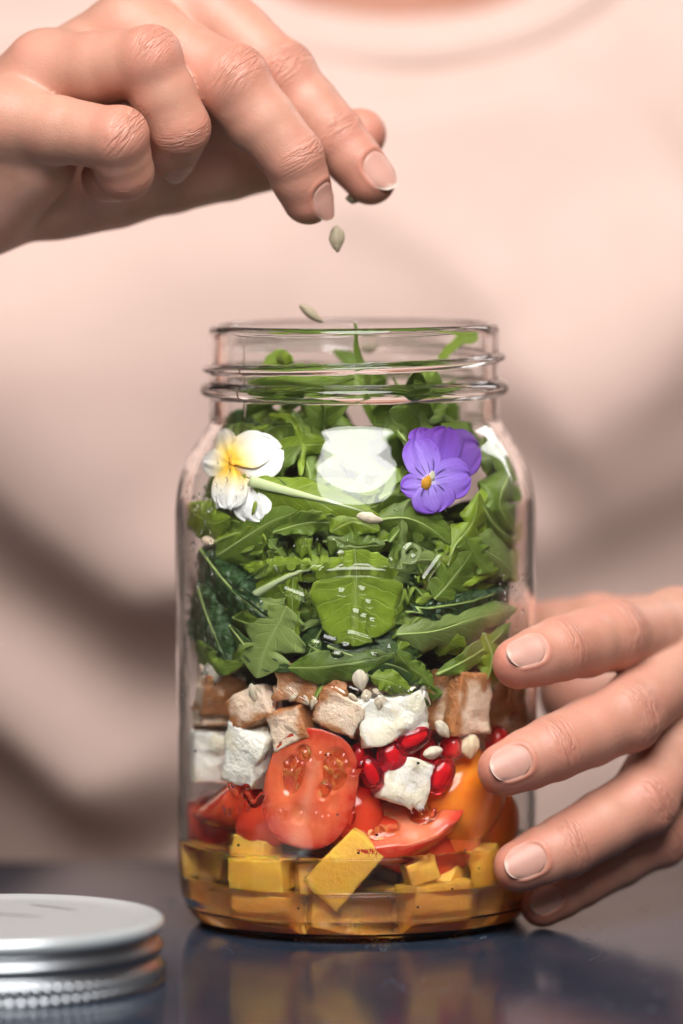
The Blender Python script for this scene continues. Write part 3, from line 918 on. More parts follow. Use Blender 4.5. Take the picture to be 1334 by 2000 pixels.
def keep_in(V, m=0.04):
    V = np.array(V, float)
    r = np.hypot(V[:, 0], V[:, 1]); mx = RZ(V[:, 2]) - m
    s = np.where(r > mx, mx / np.maximum(r, 1e-6), 1.0)
    V[:, 0] *= s; V[:, 1] *= s
    V[:, 2] = np.maximum(V[:, 2], 0.27)
    return V

# ---------------------------------------------------------------- leaves
def leaf_width(u, kind):
    o = np.sin(np.pi * np.clip(u, 0, 1) ** 0.85) ** 0.75
    if kind == 'rocket':
        lob = 0.40 + 0.60 * np.abs(np.sin(np.pi * (u * 3.0 + 0.10))) ** 0.7
        end = np.clip((u - 0.62) / 0.12, 0, 1)
        return o * (lob * (1 - end) * 0.95 + end)
    if kind == 'lobed':
        return o * (0.62 + 0.38 * np.abs(np.sin(np.pi * (u * 2.6 + 0.2))) ** 0.6)
    if kind == 'mint':
        return o * (1 + 0.07 * np.sign(np.sin(u * 60)) * np.abs(np.sin(u * 60)) ** .5)
    if kind == 'strap':
        return np.clip(np.minimum(u / 0.06, (1 - u) / 0.1), 0, 1) ** 0.5 * 0.9
    if kind == 'broad':
        return np.clip(np.minimum(u / 0.25, (1 - u) / 0.3), 0, 1) ** 0.55
    return o
def leaf_object(G3, mat, rib, name, label, group, rib_mat=None, rib_r=0.05, margin=0.04):
    n, m, _ = G3.shape
    V = keep_in(G3.reshape(-1, 3), margin)
    uu = np.repeat(np.linspace(0, 1, n), m); vv = np.tile(np.linspace(-1, 1, m), n)
    th = np.array([0.0])
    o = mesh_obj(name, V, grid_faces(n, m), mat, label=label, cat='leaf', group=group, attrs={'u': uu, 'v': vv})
    so = o.modifiers.new('thickness', 'SOLIDIFY'); so.thickness = 0.00028; so.offset = 0
    if rib:
        sp = V.reshape(n, m, 3)[:, m // 2]
        c = sp[:int(n * 0.93)]
        r = np.linspace(rib_r, 0.012, len(c))
        Vr, Fr = tube(c, r, 6)
        mesh_obj('midrib', keep_in(Vr, 0.01), Fr, rib_mat or (M['midrib'] if rib_r > 0.1 else M['greenrib']), o)
    return o
def wall_leaf(pts, wpx, kind, mat, d=0.06, curl=0.25, tilt=0.0, wave=0.16, rib=True, fold=0.08, ruffle=0.07, twist=0.0, rib_r=0.05, bow=0.0, label=None, name='rocket_leaf', seed=0, group=None, asym=0.0):
    """a leaf lying against the inside of the glass: spine given where it is seen, width in photograph pixels"""
    rs = np.random.RandomState(seed + int(pts[0][0]))
    n, m = 64, 15
    sp = bez(pts, n); T = np.gradient(sp, axis=0); T /= np.linalg.norm(T, axis=1)[:, None]
    N = np.stack([-T[:, 1], T[:, 0]], 1)
    u = np.linspace(0, 1, n); wd = leaf_width(u, kind) * wpx * 0.5
    jag = lambda: 1 + 0.09 * np.sin(u * 17 + rs.rand() * 6) + 0.10 * vnoise(np.stack([u * 16 + rs.rand() * 20, u * 0, u * 0], 1)) + (0.09 * np.abs(np.mod(u * 9 + rs.rand(), 1) - 0.5) * 2 - 0.04 if kind in ('rocket', 'lobed') else 0)
    wl = wd * jag(); wr = wd * jag()
    ph = rs.rand() * 6
    G3 = np.zeros((n, m, 3))
    for i in range(n):
        for j in range(m):
            v = -1 + 2 * j / (m - 1)
            q = sp[i] + N[i] * v * (wl[i] if v < 0 else wr[i]) * (1 + asym * v)
            lw = wd[i] / (wpx * 0.5)
            dep = d + lw * (1.5 * curl * v * v + fold * abs(v) + tilt * v + twist * v * (u[i] - 0.5) * 2) * (wpx / 100) + lw * ruffle * abs(v) ** 3 * math.sin(u[i] * 31 + ph * 2 + v) + lw * wave * abs(v) * math.sin(u[i] * 8 + ph + (1.5 if v > 0 else 0)) * 0.6 + bow * (u[i] - 0.5) ** 2 * 4
            G3[i, j] = Wp(q[0], q[1], max(0.04, dep))
    return leaf_object(G3, mat, rib, name, label, group, rib_r=rib_r)
def loose_leaf(p0, direc, length, width, kind, mat, up, bend=0.5, curl=0.3, label=None, name='rocket_leaf', group=None, seed=0, rib=False):
    rs = np.random.RandomState(seed)
    n, m = 30, 9
    d0 = unit(direc); nrm = unit(np.asarray(up) - d0 * (np.asarray(up) @ d0)); side = np.cross(d0, nrm)
    u = np.linspace(0, 1, n); wd = leaf_width(u, kind) * width * 0.5
    G3 = np.zeros((n, m, 3)); ph = rs.rand() * 6
    for i in range(n):
        c = np.asarray(p0) + d0 * length * (u[i] - 0.5) + nrm * bend * length * (u[i] - 0.5) ** 2
        for j in range(m):
            v = -1 + 2 * j / (m - 1)
            G3[i, j] = c + side * v * wd[i] + nrm * (curl * v * v * 2 * wd[i] + 0.08 * abs(v) * math.sin(u[i] * 12 + ph))
    return leaf_object(G3, mat, rib, name, label, group, margin=0.55 if p0[1] < 1 else 0.1)

wl = wall_leaf
LG = 'salad leaves packed in the jar'
wl([(494, 942), (570, 962), (650, 982), (742, 1008)], 74, 'oval', M['bright'], 0.08, 0.15, rib_r=0.17, label='light green leaf with thick white midrib below the white viola', asym=0.15)
wl([(520, 960), (566, 1000), (590, 1052), (612, 1095)], 52, 'oval', M['bright'], 0.26, 0.2, label='light green side lobe hanging under the leaf with white midrib', rib=False)
wl([(735, 1016), (790, 1012), (838, 1032), (880, 1066)], 92, 'lobed', M['rocket'], 0.16, 0.25, label='olive green leaf pointing away from the pale seed below the purple viola')
wl([(785, 962), (800, 1000), (830, 1040)], 70, 'oval', M['rocket'], 0.35, 0.2, label='green leaf tucked directly under the purple viola petals')
wl([(872, 1104), (886, 1065), (918, 1020), (930, 962)], 66, 'rocket', M['bright'], 0.10, 0.3, label='curled bright green leaf below right of the purple viola', rib_r=0.04)
wl([(430, 1086), (480, 1052), (530, 1020), (582, 998)], 112, 'oval', M['rocket'], 0.16, 0.15, label='broad mid green leaf under the white viola', wave=0.05)
wl([(372, 985), (395, 1005), (425, 1020), (455, 1010)], 78, 'oval', M['bright'], 0.10, 0.1, label='rounded bright green leaf by the edge of the glass under the white viola', rib=False)
wl([(692, 1072), (696, 1130), (694, 1190), (690, 1262)], 172, 'broad', M['bright'], 0.05, 0.015, fold=0.02, ruffle=0.02, label='wide bright green leaf behind the embossed emblem', wave=0.03, rib_r=0.03)
wl([(500, 1162), (560, 1128), (610, 1108), (650, 1098)], 46, 'strap', M['bright'], 0.22, 0.25, label='thick pale green stem lying diagonally left of the emblem', rib_r=0.12, name='leaf_stem')
wl([(480, 1108), (520, 1110), (560, 1100), (600, 1098)], 34, 'oval', M['bright'], 0.12, 0.15, label='small light green leaf tip above the diagonal stem', rib=False)
wl([(645, 1038), (690, 1018), (742, 1036)], 62, 'oval', M['bright'], 0.12, 0.15, label='small rounded leaf just above the emblem arc', rib=False)
wl([(640, 1052), (690, 1066), (752, 1062)], 60, 'oval', M['rocket'], 0.18, 0.1, label='mid green leaf inside the emblem arc', rib=False)
wl([(772, 1240), (850, 1232), (930, 1205), (1002, 1188)], 92, 'lobed', M['pale'], 0.10, 0.2, label='long pale green leaf reaching towards the index finger', rib_r=0.045)
wl([(846, 1170), (872, 1140), (898, 1105), (918, 1074)], 92, 'lobed', M['rocket'], 0.09, 0.1, label='small jagged dark green leaf right of the emblem', rib_r=0.03)
wl([(900, 1052), (940, 1075), (985, 1105), (1008, 1135)], 96, 'oval', M['pale'], 0.16, 0.2, label='pale matte leaf at the right edge of the glass beside the jagged leaf')
wl([(900, 1040), (925, 1085), (955, 1120)], 70, 'lobed', M['rocket'], 0.10, 0.1, label='grey green notched leaf between the curled leaf and the pale matte leaf', rib=False)
wl([(790, 1196), (860, 1184), (930, 1170), (990, 1146)], 40, 'mint', M['mint'], 0.12, 0.2, name='mint_leaf', label='narrow dark serrated mint leaf above the long pale leaf')
wl([(562, 1184), (545, 1220), (520, 1270), (506, 1324)], 136, 'rocket', M['pale'], 0.06, 0.08, label='pale lobed rocket leaf with clear veins above the chicken cubes', wave=0.04, rib_r=0.03)
wl([(398, 1072), (440, 1130), (490, 1180), (556, 1225)], 130, 'mint', M['mint'], 0.12, 0.35, name='mint_leaf', label='large crinkled dark mint leaf left of the emblem', wave=0.06)
wl([(392, 1140), (410, 1200), (430, 1250), (452, 1296)], 100, 'mint', M['mint'], 0.16, 0.3, name='mint_leaf', label='crinkled dark mint leaf at the left edge of the glass')
wl([(395, 1250), (412, 1285), (440, 1302), (480, 1296)], 40, 'oval', M['rocket'], 0.10, 0.1, label='short green leaf strip above the grey seed', rib=False)
wl([(566, 1304), (630, 1302), (700, 1292), (770, 1275)], 66, 'oval', M['rocket'], 0.07, 0.1, label='smooth green leaf lying on the brown chicken piece', rib_r=0.025)
wl([(640, 1262), (700, 1285), (770, 1300), (838, 1334)], 90, 'oval', M['dark'], 0.15, 0.1, label='deep green leaf below the emblem')
wl([(770, 1268), (798, 1300), (825, 1320), (842, 1340)], 46, 'rocket', M['rocket'], 0.06, 0.2, label='small curled leaf edge under the long pale leaf', rib=False)
wl([(940, 1236), (955, 1280), (948, 1320), (934, 1350)], 62, 'rocket', M['bright'], 0.08, 0.2, label='glossy bright green leaf beside the tip of the index finger')
wl([(724, 1322), (760, 1330), (802, 1350)], 44, 'oval', M['bright'], 0.06, 0.1, label='light green leaf scrap on the white cheese', rib=False)
wl([(850, 1318), (905, 1290), (960, 1250), (990, 1215)], 38, 'oval', M['rocket'], 0.12, 0.1, label='slim green leaf above the tall chicken cube')
wl([(1012, 872), (985, 930), (970, 985), (1000, 1040)], 96, 'rocket', M['rocket'], 0.20, 0.3, label='green looped leaf at the right shoulder of the jar')
wl([(935, 985), (965, 1030), (1000, 1050), (1020, 1020)], 44, 'oval', M['rocket'], 0.25, 0.3, label='curving green leaf right of the purple viola')
wl([(930, 900), (960, 890), (1000, 860)], 70, 'oval', M['rocket'], 0.55, 0.2, label='soft green leaf behind the purple viola near the shoulder')
wl([(432, 850), (470, 835), (520, 850)], 70, 'oval', M['dark'], 0.7, 0.2, label='dark leaf above the white viola')
wl([(500, 860), (560, 835), (610, 855)], 66, 'oval', M['rocket'], 0.9, 0.2, label='green leaf at the neck right of the white viola')
wl([(528, 812), (572, 820), (590, 870), (590, 930)], 16, 'strap', M['bright'], 0.5, 0.1, name='leaf_stem', label='thin curved green stem beside the light spot', rib=False)
wl([(560, 868), (600, 905), (612, 960)], 60, 'oval', M['rocket'], 0.8, 0.3, label='blurred green leaf right of the white viola')
wl([(740, 975), (780, 950), (810, 930)], 74, 'oval', M['rocket'], 0.5, 0.2, label='green leaf left of the purple viola')
wl([(575, 706), (545, 700), (512, 712)], 36, 'oval', M['bright'], 1.6, 0.2, label='light green leaf tip sticking up inside the neck', rib=False)
wl([(488, 748), (560, 742), (630, 748), (694, 738)], 30, 'oval', M['rocket'], 0.5, 0.2, label='horizontal green leaf inside the threads', rib=False)
wl([(858, 706), (880, 680), (905, 664), (936, 660)], 20, 'strap', M['bright'], 2.6, 0.1, name='leaf_stem', label='thin green stem leaning on the rim of the jar', rib=False)
wl([(806, 752), (835, 742), (862, 748)], 44, 'oval', M['rocket'], 0.9, 0.2, label='small green leaf in the threads below the leaning stem', rib=False)
wl([(800, 860), (815, 820), (825, 780)], 22, 'strap', M['bright'], 1.7, 0.1, name='leaf_stem', label='green stem rising above the purple viola', rib=False)

rs = np.random.RandomState(77)
WORD_ = {'rocket': 'mid green', 'dark': 'deep green', 'bright': 'bright green', 'pale': 'pale green'}
SHAPE_ = ['smooth oval leaf', 'deeply lobed leaf', 'wavy edged leaf', 'narrow stem']
mts = ['rocket', 'bright', 'rocket', 'pale', 'dark', 'rocket', 'bright']
for i in range(95):                       # more leaves close behind the glass, in the gaps
    y0 = rs.uniform(860, 1300); hw = 300 * math.sqrt(1 - 0.0 * y0) if y0 > 960 else 250
    x0 = 694 + rs.uniform(-hw, hw); a = rs.normal(0.2, 0.7); Lp = rs.uniform(90, 190)
    if y0 < 960 and abs(x0 - 700) < 90: continue
    dx, dy = math.cos(a) * Lp / 2, math.sin(a) * Lp / 2
    bn = rs.uniform(-30, 30)
    q = [(x0 - dx, y0 + dy), (x0 + bn * math.sin(a), y0 + bn), (x0 + dx, y0 - dy)]
    if max(abs(p_[0] - 694) for p_ in q) > 315: continue
    wl(q, 18 + 52 * rs.rand() ** 1.4, ['oval', 'rocket', 'lobed', 'strap'][i % 4], M[mts[i % 7]], rs.uniform(0.14, 0.6), rs.uniform(-0.1, 0.4), tilt=rs.uniform(-.4, .4), twist=rs.uniform(-.4, .4), rib=i % 2 == 0, seed=i, rib_r=0.04,
       label='%s %s showing in a gap between the front leaves' % (WORD_[mts[i % 7]], SHAPE_[i % 4]), group=LG + ' gaps, ' + WORD_[mts[i % 7]] + ' ' + SHAPE_[i % 4], name='salad_leaf')
# filling leaves behind the ones against the glass
rs = np.random.RandomState(21)
WORD = {'rocket': 'mid green', 'dark': 'deep green', 'mint': 'crinkled dark', 'bright': 'bright green', 'pale': 'pale green'}
SHAPE = {'oval': 'smooth oval leaf', 'rocket': 'deeply lobed leaf', 'lobed': 'wavy edged leaf', 'mint': 'mint leaf', 'strap': 'stem'}
kinds = [('oval', 'rocket'), ('rocket', 'dark'), ('lobed', 'dark'), ('oval', 'dark'), ('mint', 'mint'), ('rocket', 'rocket'), ('lobed', 'dark')]
cnt = 0
for i in range(178):
    z = 6.9 + 6.9 * rs.rand() ** 1.15
    R = rin(z) - 0.5
    a = rs.rand() * 2 * math.pi; rr = R * math.sqrt(0.05 + 0.9 * rs.rand())
    p = np.array([rr * math.cos(a), rr * math.sin(a), z])
    if p[1] < -3.2 + 0.25 * p[0] ** 2 * 0.3: p[1] += 1.3
    kd, mt = kinds[int(rs.rand() * len(kinds))]
    if z > 12.3 and mt in ('dark', 'mint'): mt = 'rocket'
    dr = rs.normal(size=3); dr[2] *= 0.45
    up = rs.normal(size=3) * 0.6 + [0, -0.5, 0.5]
    if i >= 150:
        a = rs.rand() * 6.28; rr = 3.1 * math.sqrt(rs.rand()); p = np.array([rr * math.cos(a), rr * math.sin(a), 13.7 + 1.9 * rs.rand() ** 1.3]); kd, mt = kinds[[0, 5, 0][i % 3]]
        dr[2] += 0.4; dr *= 1
    loose_leaf(p, dr, (3.0 + 2.2 * rs.rand()) * (0.6 if i >= 150 else 1), (1.0 + 1.0 * rs.rand()) * (0.6 if i >= 150 else 1), kd, M[mt], up, rs.uniform(-0.6, 0.6), rs.uniform(-.3, .3), seed=i,
               label='%s %s packed in the tangle behind the front leaves' % (WORD[mt], SHAPE[kd]), group=LG + ', ' + WORD[mt] + ' ' + SHAPE[kd], name='salad_leaf')

# ---------------------------------------------------------------- violas
def petal(parent, c, ang, L, Wd, d, colf, notch=0.08, tilt=0.0, seed=0):
    """c: attachment point (pixels); ang: direction in degrees, counter-clockwise from right; L, Wd in pixels"""
    rs = np.random.RandomState(seed)
    n, m = 24, 33
    L, Wd = L * 0.92, Wd * 0.92
    a = math.radians(ang); e = np.array([math.cos(a), -math.sin(a)]); f = np.array([e[1], -e[0]])
    V, C = [], []
    ph = rs.rand() * 6
    for i in range(n):
        t = i / (n - 1)
        for j in range(m):
            v = -1 + 2 * j / (m - 1)
            tt = t
            wd = Wd * 0.5 * (max(0, 1 - (abs(tt - 0.58) / (0.58 if tt < 0.58 else 0.42)) ** 2.4 * 0.985)) ** 0.55 * (0.62 + 0.38 * min(1, tt / 0.35))
            ll = L * (tt - notch * math.exp(-(v / 0.3) ** 2) * max(0, tt - 0.7) / 0.3 + 0.015 * math.sin(v * 8 + ph) * tt)
            q = np.array(c) + e * ll + f * v * wd
            dep = d + tilt * tt + 0.05 * (abs(v) ** 2) * tt + 0.015 * math.sin(v * 7 + ph + 2 * t) + 0.02 * tt ** 3 * math.sin(v * 13 + ph)
            V.append(Wp(q[0], q[1], max(0.045, dep))); C.append(colf(t, v, rs))
    o = mesh_obj('petal', keep_in(V, 0.03), grid_faces(n, m), M['petal'], parent, attrs={'col': np.array(C)})
    so = o.modifiers.new('thickness', 'SOLIDIFY'); so.thickness = 0.0001
    return o
def lerp(a, b, t): return tuple(a[i] + (b[i] - a[i]) * max(0, min(1, t)) for i in range(3))
def col_white(yel):
    def f(t, v, rs):
        c = lerp((0.80, 0.80, 0.77), (0.86, 0.86, 0.85), t)
        y = math.exp(-(t / yel) ** 2)
        c = lerp(c, (0.66, 0.67, 0.66), 0.35 * (0.5 + 0.5 * math.sin(v * 30 + 2 * math.sin(t * 5))))
        c = lerp(c, (0.86, 0.60, 0.06), y * 1.05)
        if t < 0.28: c = lerp(c, (0.84, 0.42, 0.03), (0.28 - t) / 0.28 * 0.8)
        return c
    return f
def col_purple(light, whisk):
    def f(t, v, rs):
        c = lerp((0.34, 0.25, 0.70), (0.185, 0.07, 0.47), t * 0.8 + abs(v) * 0.35) if light else lerp((0.17, 0.085, 0.47), (0.14, 0.035, 0.32), t)
        if whisk and 0.14 < t < 0.42 and abs(v) < 0.75 and abs(math.sin(v * 8.5)) > 0.88: c = lerp(c, (0.03, 0.012, 0.10), 0.9 * min(1, (0.46 - t) / 0.15))
        vn_ = 0.5 + 0.5 * math.sin(v * 34 + 2 * math.sin(t * 5)); c = lerp(c, tuple(x * 0.72 for x in c), vn_ * 0.55 * min(1, 2.2 * (1 - t)))
        if light and t < 0.16: c = lerp((0.75, 0.72, 0.80), c, t / 0.16)
        return c
    return f
fl = empty('viola_flower', None, 'white viola with yellow orange centre pressed against the glass', 'flower')
for c, ang, L, Wd, d, y in [((452, 912), 18, 108, 96, 0.16, 0.1), ((462, 935), -63, 100, 82, 0.18, 0.1), ((450, 905), 30, 92, 76, 0.08, 0.42), ((450, 900), 108, 66, 48, 0.11, 0.62), ((448, 910), 172, 56, 58, 0.09, 0.50), ((452, 914), -98, 88, 72, 0.06, 0.42)]:
    c = (c[0] + 8, c[1])
    petal(fl, c, ang, L, Wd, d, col_white(y), 0.03, seed=int(ang + 200))
V_, F_ = tube([Wp(456, 904, 0.04), Wp(460, 908, 0.05), Wp(463, 913, 0.08)], [0.03, 0.09, 0.03], 8)
k = NT('viola_eye'); M['eye'] = k.p(color=(0.88, 0.42, 0.03), rough=0.6).m
mesh_obj('eye', V_, F_, M['eye'], fl)
fl = empty('viola_flower', None, 'purple viola with yellow eye and dark whiskers pressed against the glass', 'flower')
for c, ang, L, Wd, d, li, wh in [((850, 905), 20, 92, 100, 0.20, 0, 0), ((822, 880), 100, 45, 50, 0.20, 0, 0), ((845, 925), 76, 98, 88, 0.14, 0, 0), ((838, 940), 112, 92, 76, 0.09, 1, 1), ((836, 944), 8, 86, 84, 0.08, 1, 1), ((834, 946), 188, 58, 50, 0.10, 1, 1), ((836, 942), -76, 66, 92, 0.05, 1, 1)]:
    petal(fl, c, ang, L, Wd, d, col_purple(li, wh), 0.06, seed=int(ang + 300))
V_, F_ = tube([Wp(836, 932, 0.03), Wp(830, 944, 0.03), Wp(826, 956, 0.045)], [0.05, 0.15, 0.09], 10)
mesh_obj('eye', V_, F_, M['eye'], fl)
V_, F_ = tube([Wp(842, 924, 0.03), Wp(840, 934, 0.02), Wp(836, 942, 0.03)], [0.05, 0.10, 0.05], 8)
k = NT('viola_throat'); mesh_obj('throat', V_, F_, k.p(color=(0.75, 0.75, 0.55), rough=0.6).m, fl)

# ---------------------------------------------------------------- solid pieces
def cube_mesh(n):
    """a cube surface, n cells a side, in -1..1"""
    V, F, idx = [], [], {}
    def vid(p):
        key = tuple(round(x, 5) for x in p)
        if key not in idx: idx[key] = len(V); V.append(p)
        return idx[key]
    for ax in range(3):
        for s in (-1, 1):
            for i in range(n):
                for j in range(n):
                    q = []
                    for di, dj in ((0, 0), (1, 0), (1, 1), (0, 1)):
                        p = [0, 0, 0]; p[ax] = s; p[(ax + 1) % 3] = -1 + 2 * (i + di) / n; p[(ax + 2) % 3] = -1 + 2 * (j + dj) / n
                        q.append(vid(tuple(p)))
                    F.append(tuple(q if s > 0 else q[::-1]))
    return np.array(V, float), F
CB, CF = cube_mesh(14)
def euler_in(frame, rot):
    """rotation matrix: columns right, out of the picture plane, up; then turned by rot degrees (roll in the picture, yaw, pitch)"""
    n, t, u = frame
    B_ = np.stack([t, -n, u], 1)
    a, b, c = [math.radians(x) for x in rot]
    R = np.array(Matrix.Rotation(-a, 3, 'Y') @ Matrix.Rotation(b, 3, 'Z') @ Matrix.Rotation(c, 3, 'X'))
    return B_ @ R
def chunk(name, c, size, rot, mat, colf, label, cat, group=None, rough=0.05, rnd=0.25, wedge=0.0, frame=None, seed=0):
    """rounded uneven block; size = half extents right, deep, up"""
    V = CB.copy()
    q = np.linalg.norm(V, axis=1)[:, None]
    mx = np.abs(V).max(1)[:, None]
    V = V * (1 - rnd) + V / q * 1.25 * rnd
    V = V * np.array(size)
    V[:, 0] *= 1 + wedge * V[:, 2] / size[2]
    nz = fbm(V + seed * 3.1, 2.2, 4)
    V = V * (1 + rough * nz[:, None]) + 0.5 * rough * np.stack([fbm(V + 9 + seed, 2.5, 2), fbm(V + 5 + seed, 2.5, 2), fbm(V + 2 + seed, 2.5, 2)], 1)
    C = np.array([colf(CB[i], V[i], nz[i]) for i in range(len(V))])
    B_ = euler_in(frame or frame_at(c), rot)
    W_ = V @ B_.T + c
    return mesh_obj(name, keep_in(W_, 0.02), CF, mat, label=label, cat=cat, group=group, attrs={'col': C})
def placed(px, py, depth_half, gap=0.03): return Wp(px, py, depth_half + gap)
def cp(hu=0.0):
    return lambda b, v, n: (0.92 + 0.03 * n, 0.56 + hu + 0.05 * n, 0.10)
PG = 'yellow pepper cubes in the dressing'
cm = 1 / 70.5
def pepper(px, py, wpx, hpx, dep, rot, label, gap=0.03, group=None, hu=0.0, wedge=0.0, seed=0):
    return chunk('pepper_cube', placed(px, py, dep, gap), (wpx * cm / 2, dep, hpx * cm / 2), rot, M['pepper'], cp(hu), label, 'pepper', group, 0.035, 0.10, wedge, seed=seed + px)
pepper(675, 1694, 84, 142, 0.36, (-42, 0, 4), 'tilted yellow pepper block lying over the others in front', 0.03, wedge=-.05)
pepper(517, 1703, 122, 62, 0.5, (3, 10, 5), 'yellow pepper cube at the oil line under the left red tomato', 0.10, hu=0.03)
pepper(530, 1768, 138, 58, 0.5, (-3, -8, 0), 'yellow pepper cube sunk in the cloudy dressing below the cube at the oil line', 0.10, hu=-0.06)
pepper(842, 1758, 132, 78, 0.55, (2, 8, 0), 'large yellow pepper cube on the jar floor beside the tilted block', 0.10, hu=-0.03)
pepper(938, 1688, 66, 72, 0.4, (12, 20, 0), 'small yellow pepper piece near the tip of the ring finger', 0.12)
pepper(815, 1698, 62, 46, 0.3, (18, 0, 0), 'thin pale pepper scrap above the large floor cube', 0.25, hu=-0.05)
pepper(618, 1712, 64, 66, 0.4, (5, 25, 0), 'yellow pepper cube half hidden left of the tilted block', 0.75, hu=-0.04)
pepper(655, 1772, 92, 52, 0.4, (-8, 15, 0), 'pale pepper cube sunk under the tilted block', 0.5, hu=-0.04)
pepper(402, 1680, 62, 88, 0.4, (28, -10, 0), 'yellow pepper strip against the left side of the glass', 0.15)
pepper(420, 1752, 70, 62, 0.4, (10, -20, 0), 'yellow pepper cube low on the left side of the glass', 0.2, hu=-0.05)
pepper(945, 1762, 60, 62, 0.4, (-15, 20, 0), 'yellow pepper piece low beside the little finger', 0.25, hu=-0.04)
pepper(505, 1655, 90, 46, 0.4, (-6, 0, 0), 'pale pepper piece tucked under the left red tomato', 0.45, hu=-0.05)
rs = np.random.RandomState(4)
for i in range(44):
    a = rs.rand() * 6.28; r = 3.9 * math.sqrt(rs.rand()); z = 0.85 + rs.rand() * 1.4
    p = np.array([r * math.cos(a), r * math.sin(a), z])
    if p[1] < -3.0: p[1] += 0.9
    chunk('pepper_cube', p, (0.6 + .3 * rs.rand(), 0.5, 0.45 + .15 * rs.rand()), (rs.rand() * 40 - 20, rs.rand() * 180, rs.rand() * 40), M['pepper'], cp(-0.03),
          'yellow pepper cube deeper inside the dressing', 'pepper', PG, 0.02, 0.08, seed=i)

for i in range(11):                      # a ring of cubes on the floor just behind the front wall
    a = math.radians(-165 + 15 * i + rs.uniform(-4, 4)); r = 3.45 + rs.uniform(-.2, .15)
    p = np.array([r * math.cos(a), r * math.sin(a), 0.80 + rs.uniform(-.1, .15)])
    chunk('pepper_cube', p, (0.62 + .2 * rs.rand(), 0.45, 0.42 + .1 * rs.rand()), (rs.rand() * 30 - 15, rs.rand() * 60 - 30, rs.rand() * 20), M['pepper'], cp(-0.05),
          'yellow pepper cube deeper inside the dressing', 'pepper', PG, 0.02, 0.08, seed=i + 60)

def ell_mesh(nu=28, nv=20):
    V, F = [], []
    for i in range(nv + 1):
        ph = math.pi * i / nv
        for j in range(nu):
            t = 2 * math.pi * j / nu
            V.append((math.sin(ph) * math.cos(t), math.sin(ph) * math.sin(t), math.cos(ph)))
    return np.array(V), [f[::-1] for f in grid_faces(nv + 1, nu, True)]
EV, EF = ell_mesh()
def tomato(px, py, a, b, dep, rot, c1, c2, label, gap=0.03, group=None, loc=None, seed=0):
    c = loc if loc is not None else placed(px, py, dep, gap)
    V = EV * [a * cm, dep, b * cm]
    V = V * (1 + 0.02 * fbm(V + seed, 1.2, 2))[:, None]
    nz = fbm(EV + seed * 1.7, 1.5, 3)
    C = np.array([lerp(c1, c2, 0.5 + 0.6 * n) for n in nz])
    W_ = V @ euler_in(frame_at(c), rot).T + c
    return mesh_obj('cherry_tomato', keep_in(W_, 0.02), EF, M['tomato'], label=label, cat='tomato', group=group, attrs={'col': C})
RED1, RED2 = (0.62, 0.025, 0.012), (0.70, 0.07, 0.025)
tomato(420, 1600, 90, 56, 0.8, (-14, 0, 0), RED1, RED2, 'dark red cherry tomato low at the left above the pepper', 0.35)
tomato(800, 1650, 110, 60, 0.8, (-22, 0, 0), RED1, RED2, 'glossy red cherry tomato under the half that lies cut side up', 0.45)
tomato(902, 1556, 104, 92, 0.95, (40, 0, 0), (0.80, 0.20, 0.015), (0.86, 0.30, 0.03), 'orange cherry tomato behind the middle fingertip', 0.05)
tomato(880, 1640, 70, 50, 0.7, (20, 0, 0), (0.66, 0.10, 0.02), (0.74, 0.2, 0.03), 'orange red tomato piece below the orange tomato', 0.5)
tomato(375, 1620, 40, 60, 0.5, (0, 0, 0), (0.30, 0.02, 0.03), (0.40, 0.03, 0.03), 'deep crimson tomato sliver at the left edge of the glass', 0.1)
tomato(520, 1612, 70, 46, 0.6, (10, 0, 0), RED1, RED2, 'red tomato tucked between the left tomato and the cut half', 0.35)
tomato(690, 1600, 60, 70, 0.6, (0, 0, 0), RED1, RED2, 'red tomato behind the right edge of the cut half', 0.5)
tomato(965, 1600, 60, 66, 0.6, (0, 0, 0), (0.74, 0.16, 0.02), (0.82, 0.26, 0.03), 'orange tomato in shade between the ring and middle fingers', 0.15)
rs = np.random.RandomState(8)
for i in range(12):
    a = rs.rand() * 6.28; r = 2.9 * math.sqrt(0.1 + rs.rand())
    p = np.array([r * math.cos(a), r * math.sin(a) + 0.9, 3.0 + rs.rand() * 1.1])
    tomato(0, 0, 75, 70, 1.0, (0, 0, 0), RED1, RED2, 'red cherry tomato deeper inside the jar', loc=p, group='cherry tomatoes inside the jar', seed=i)

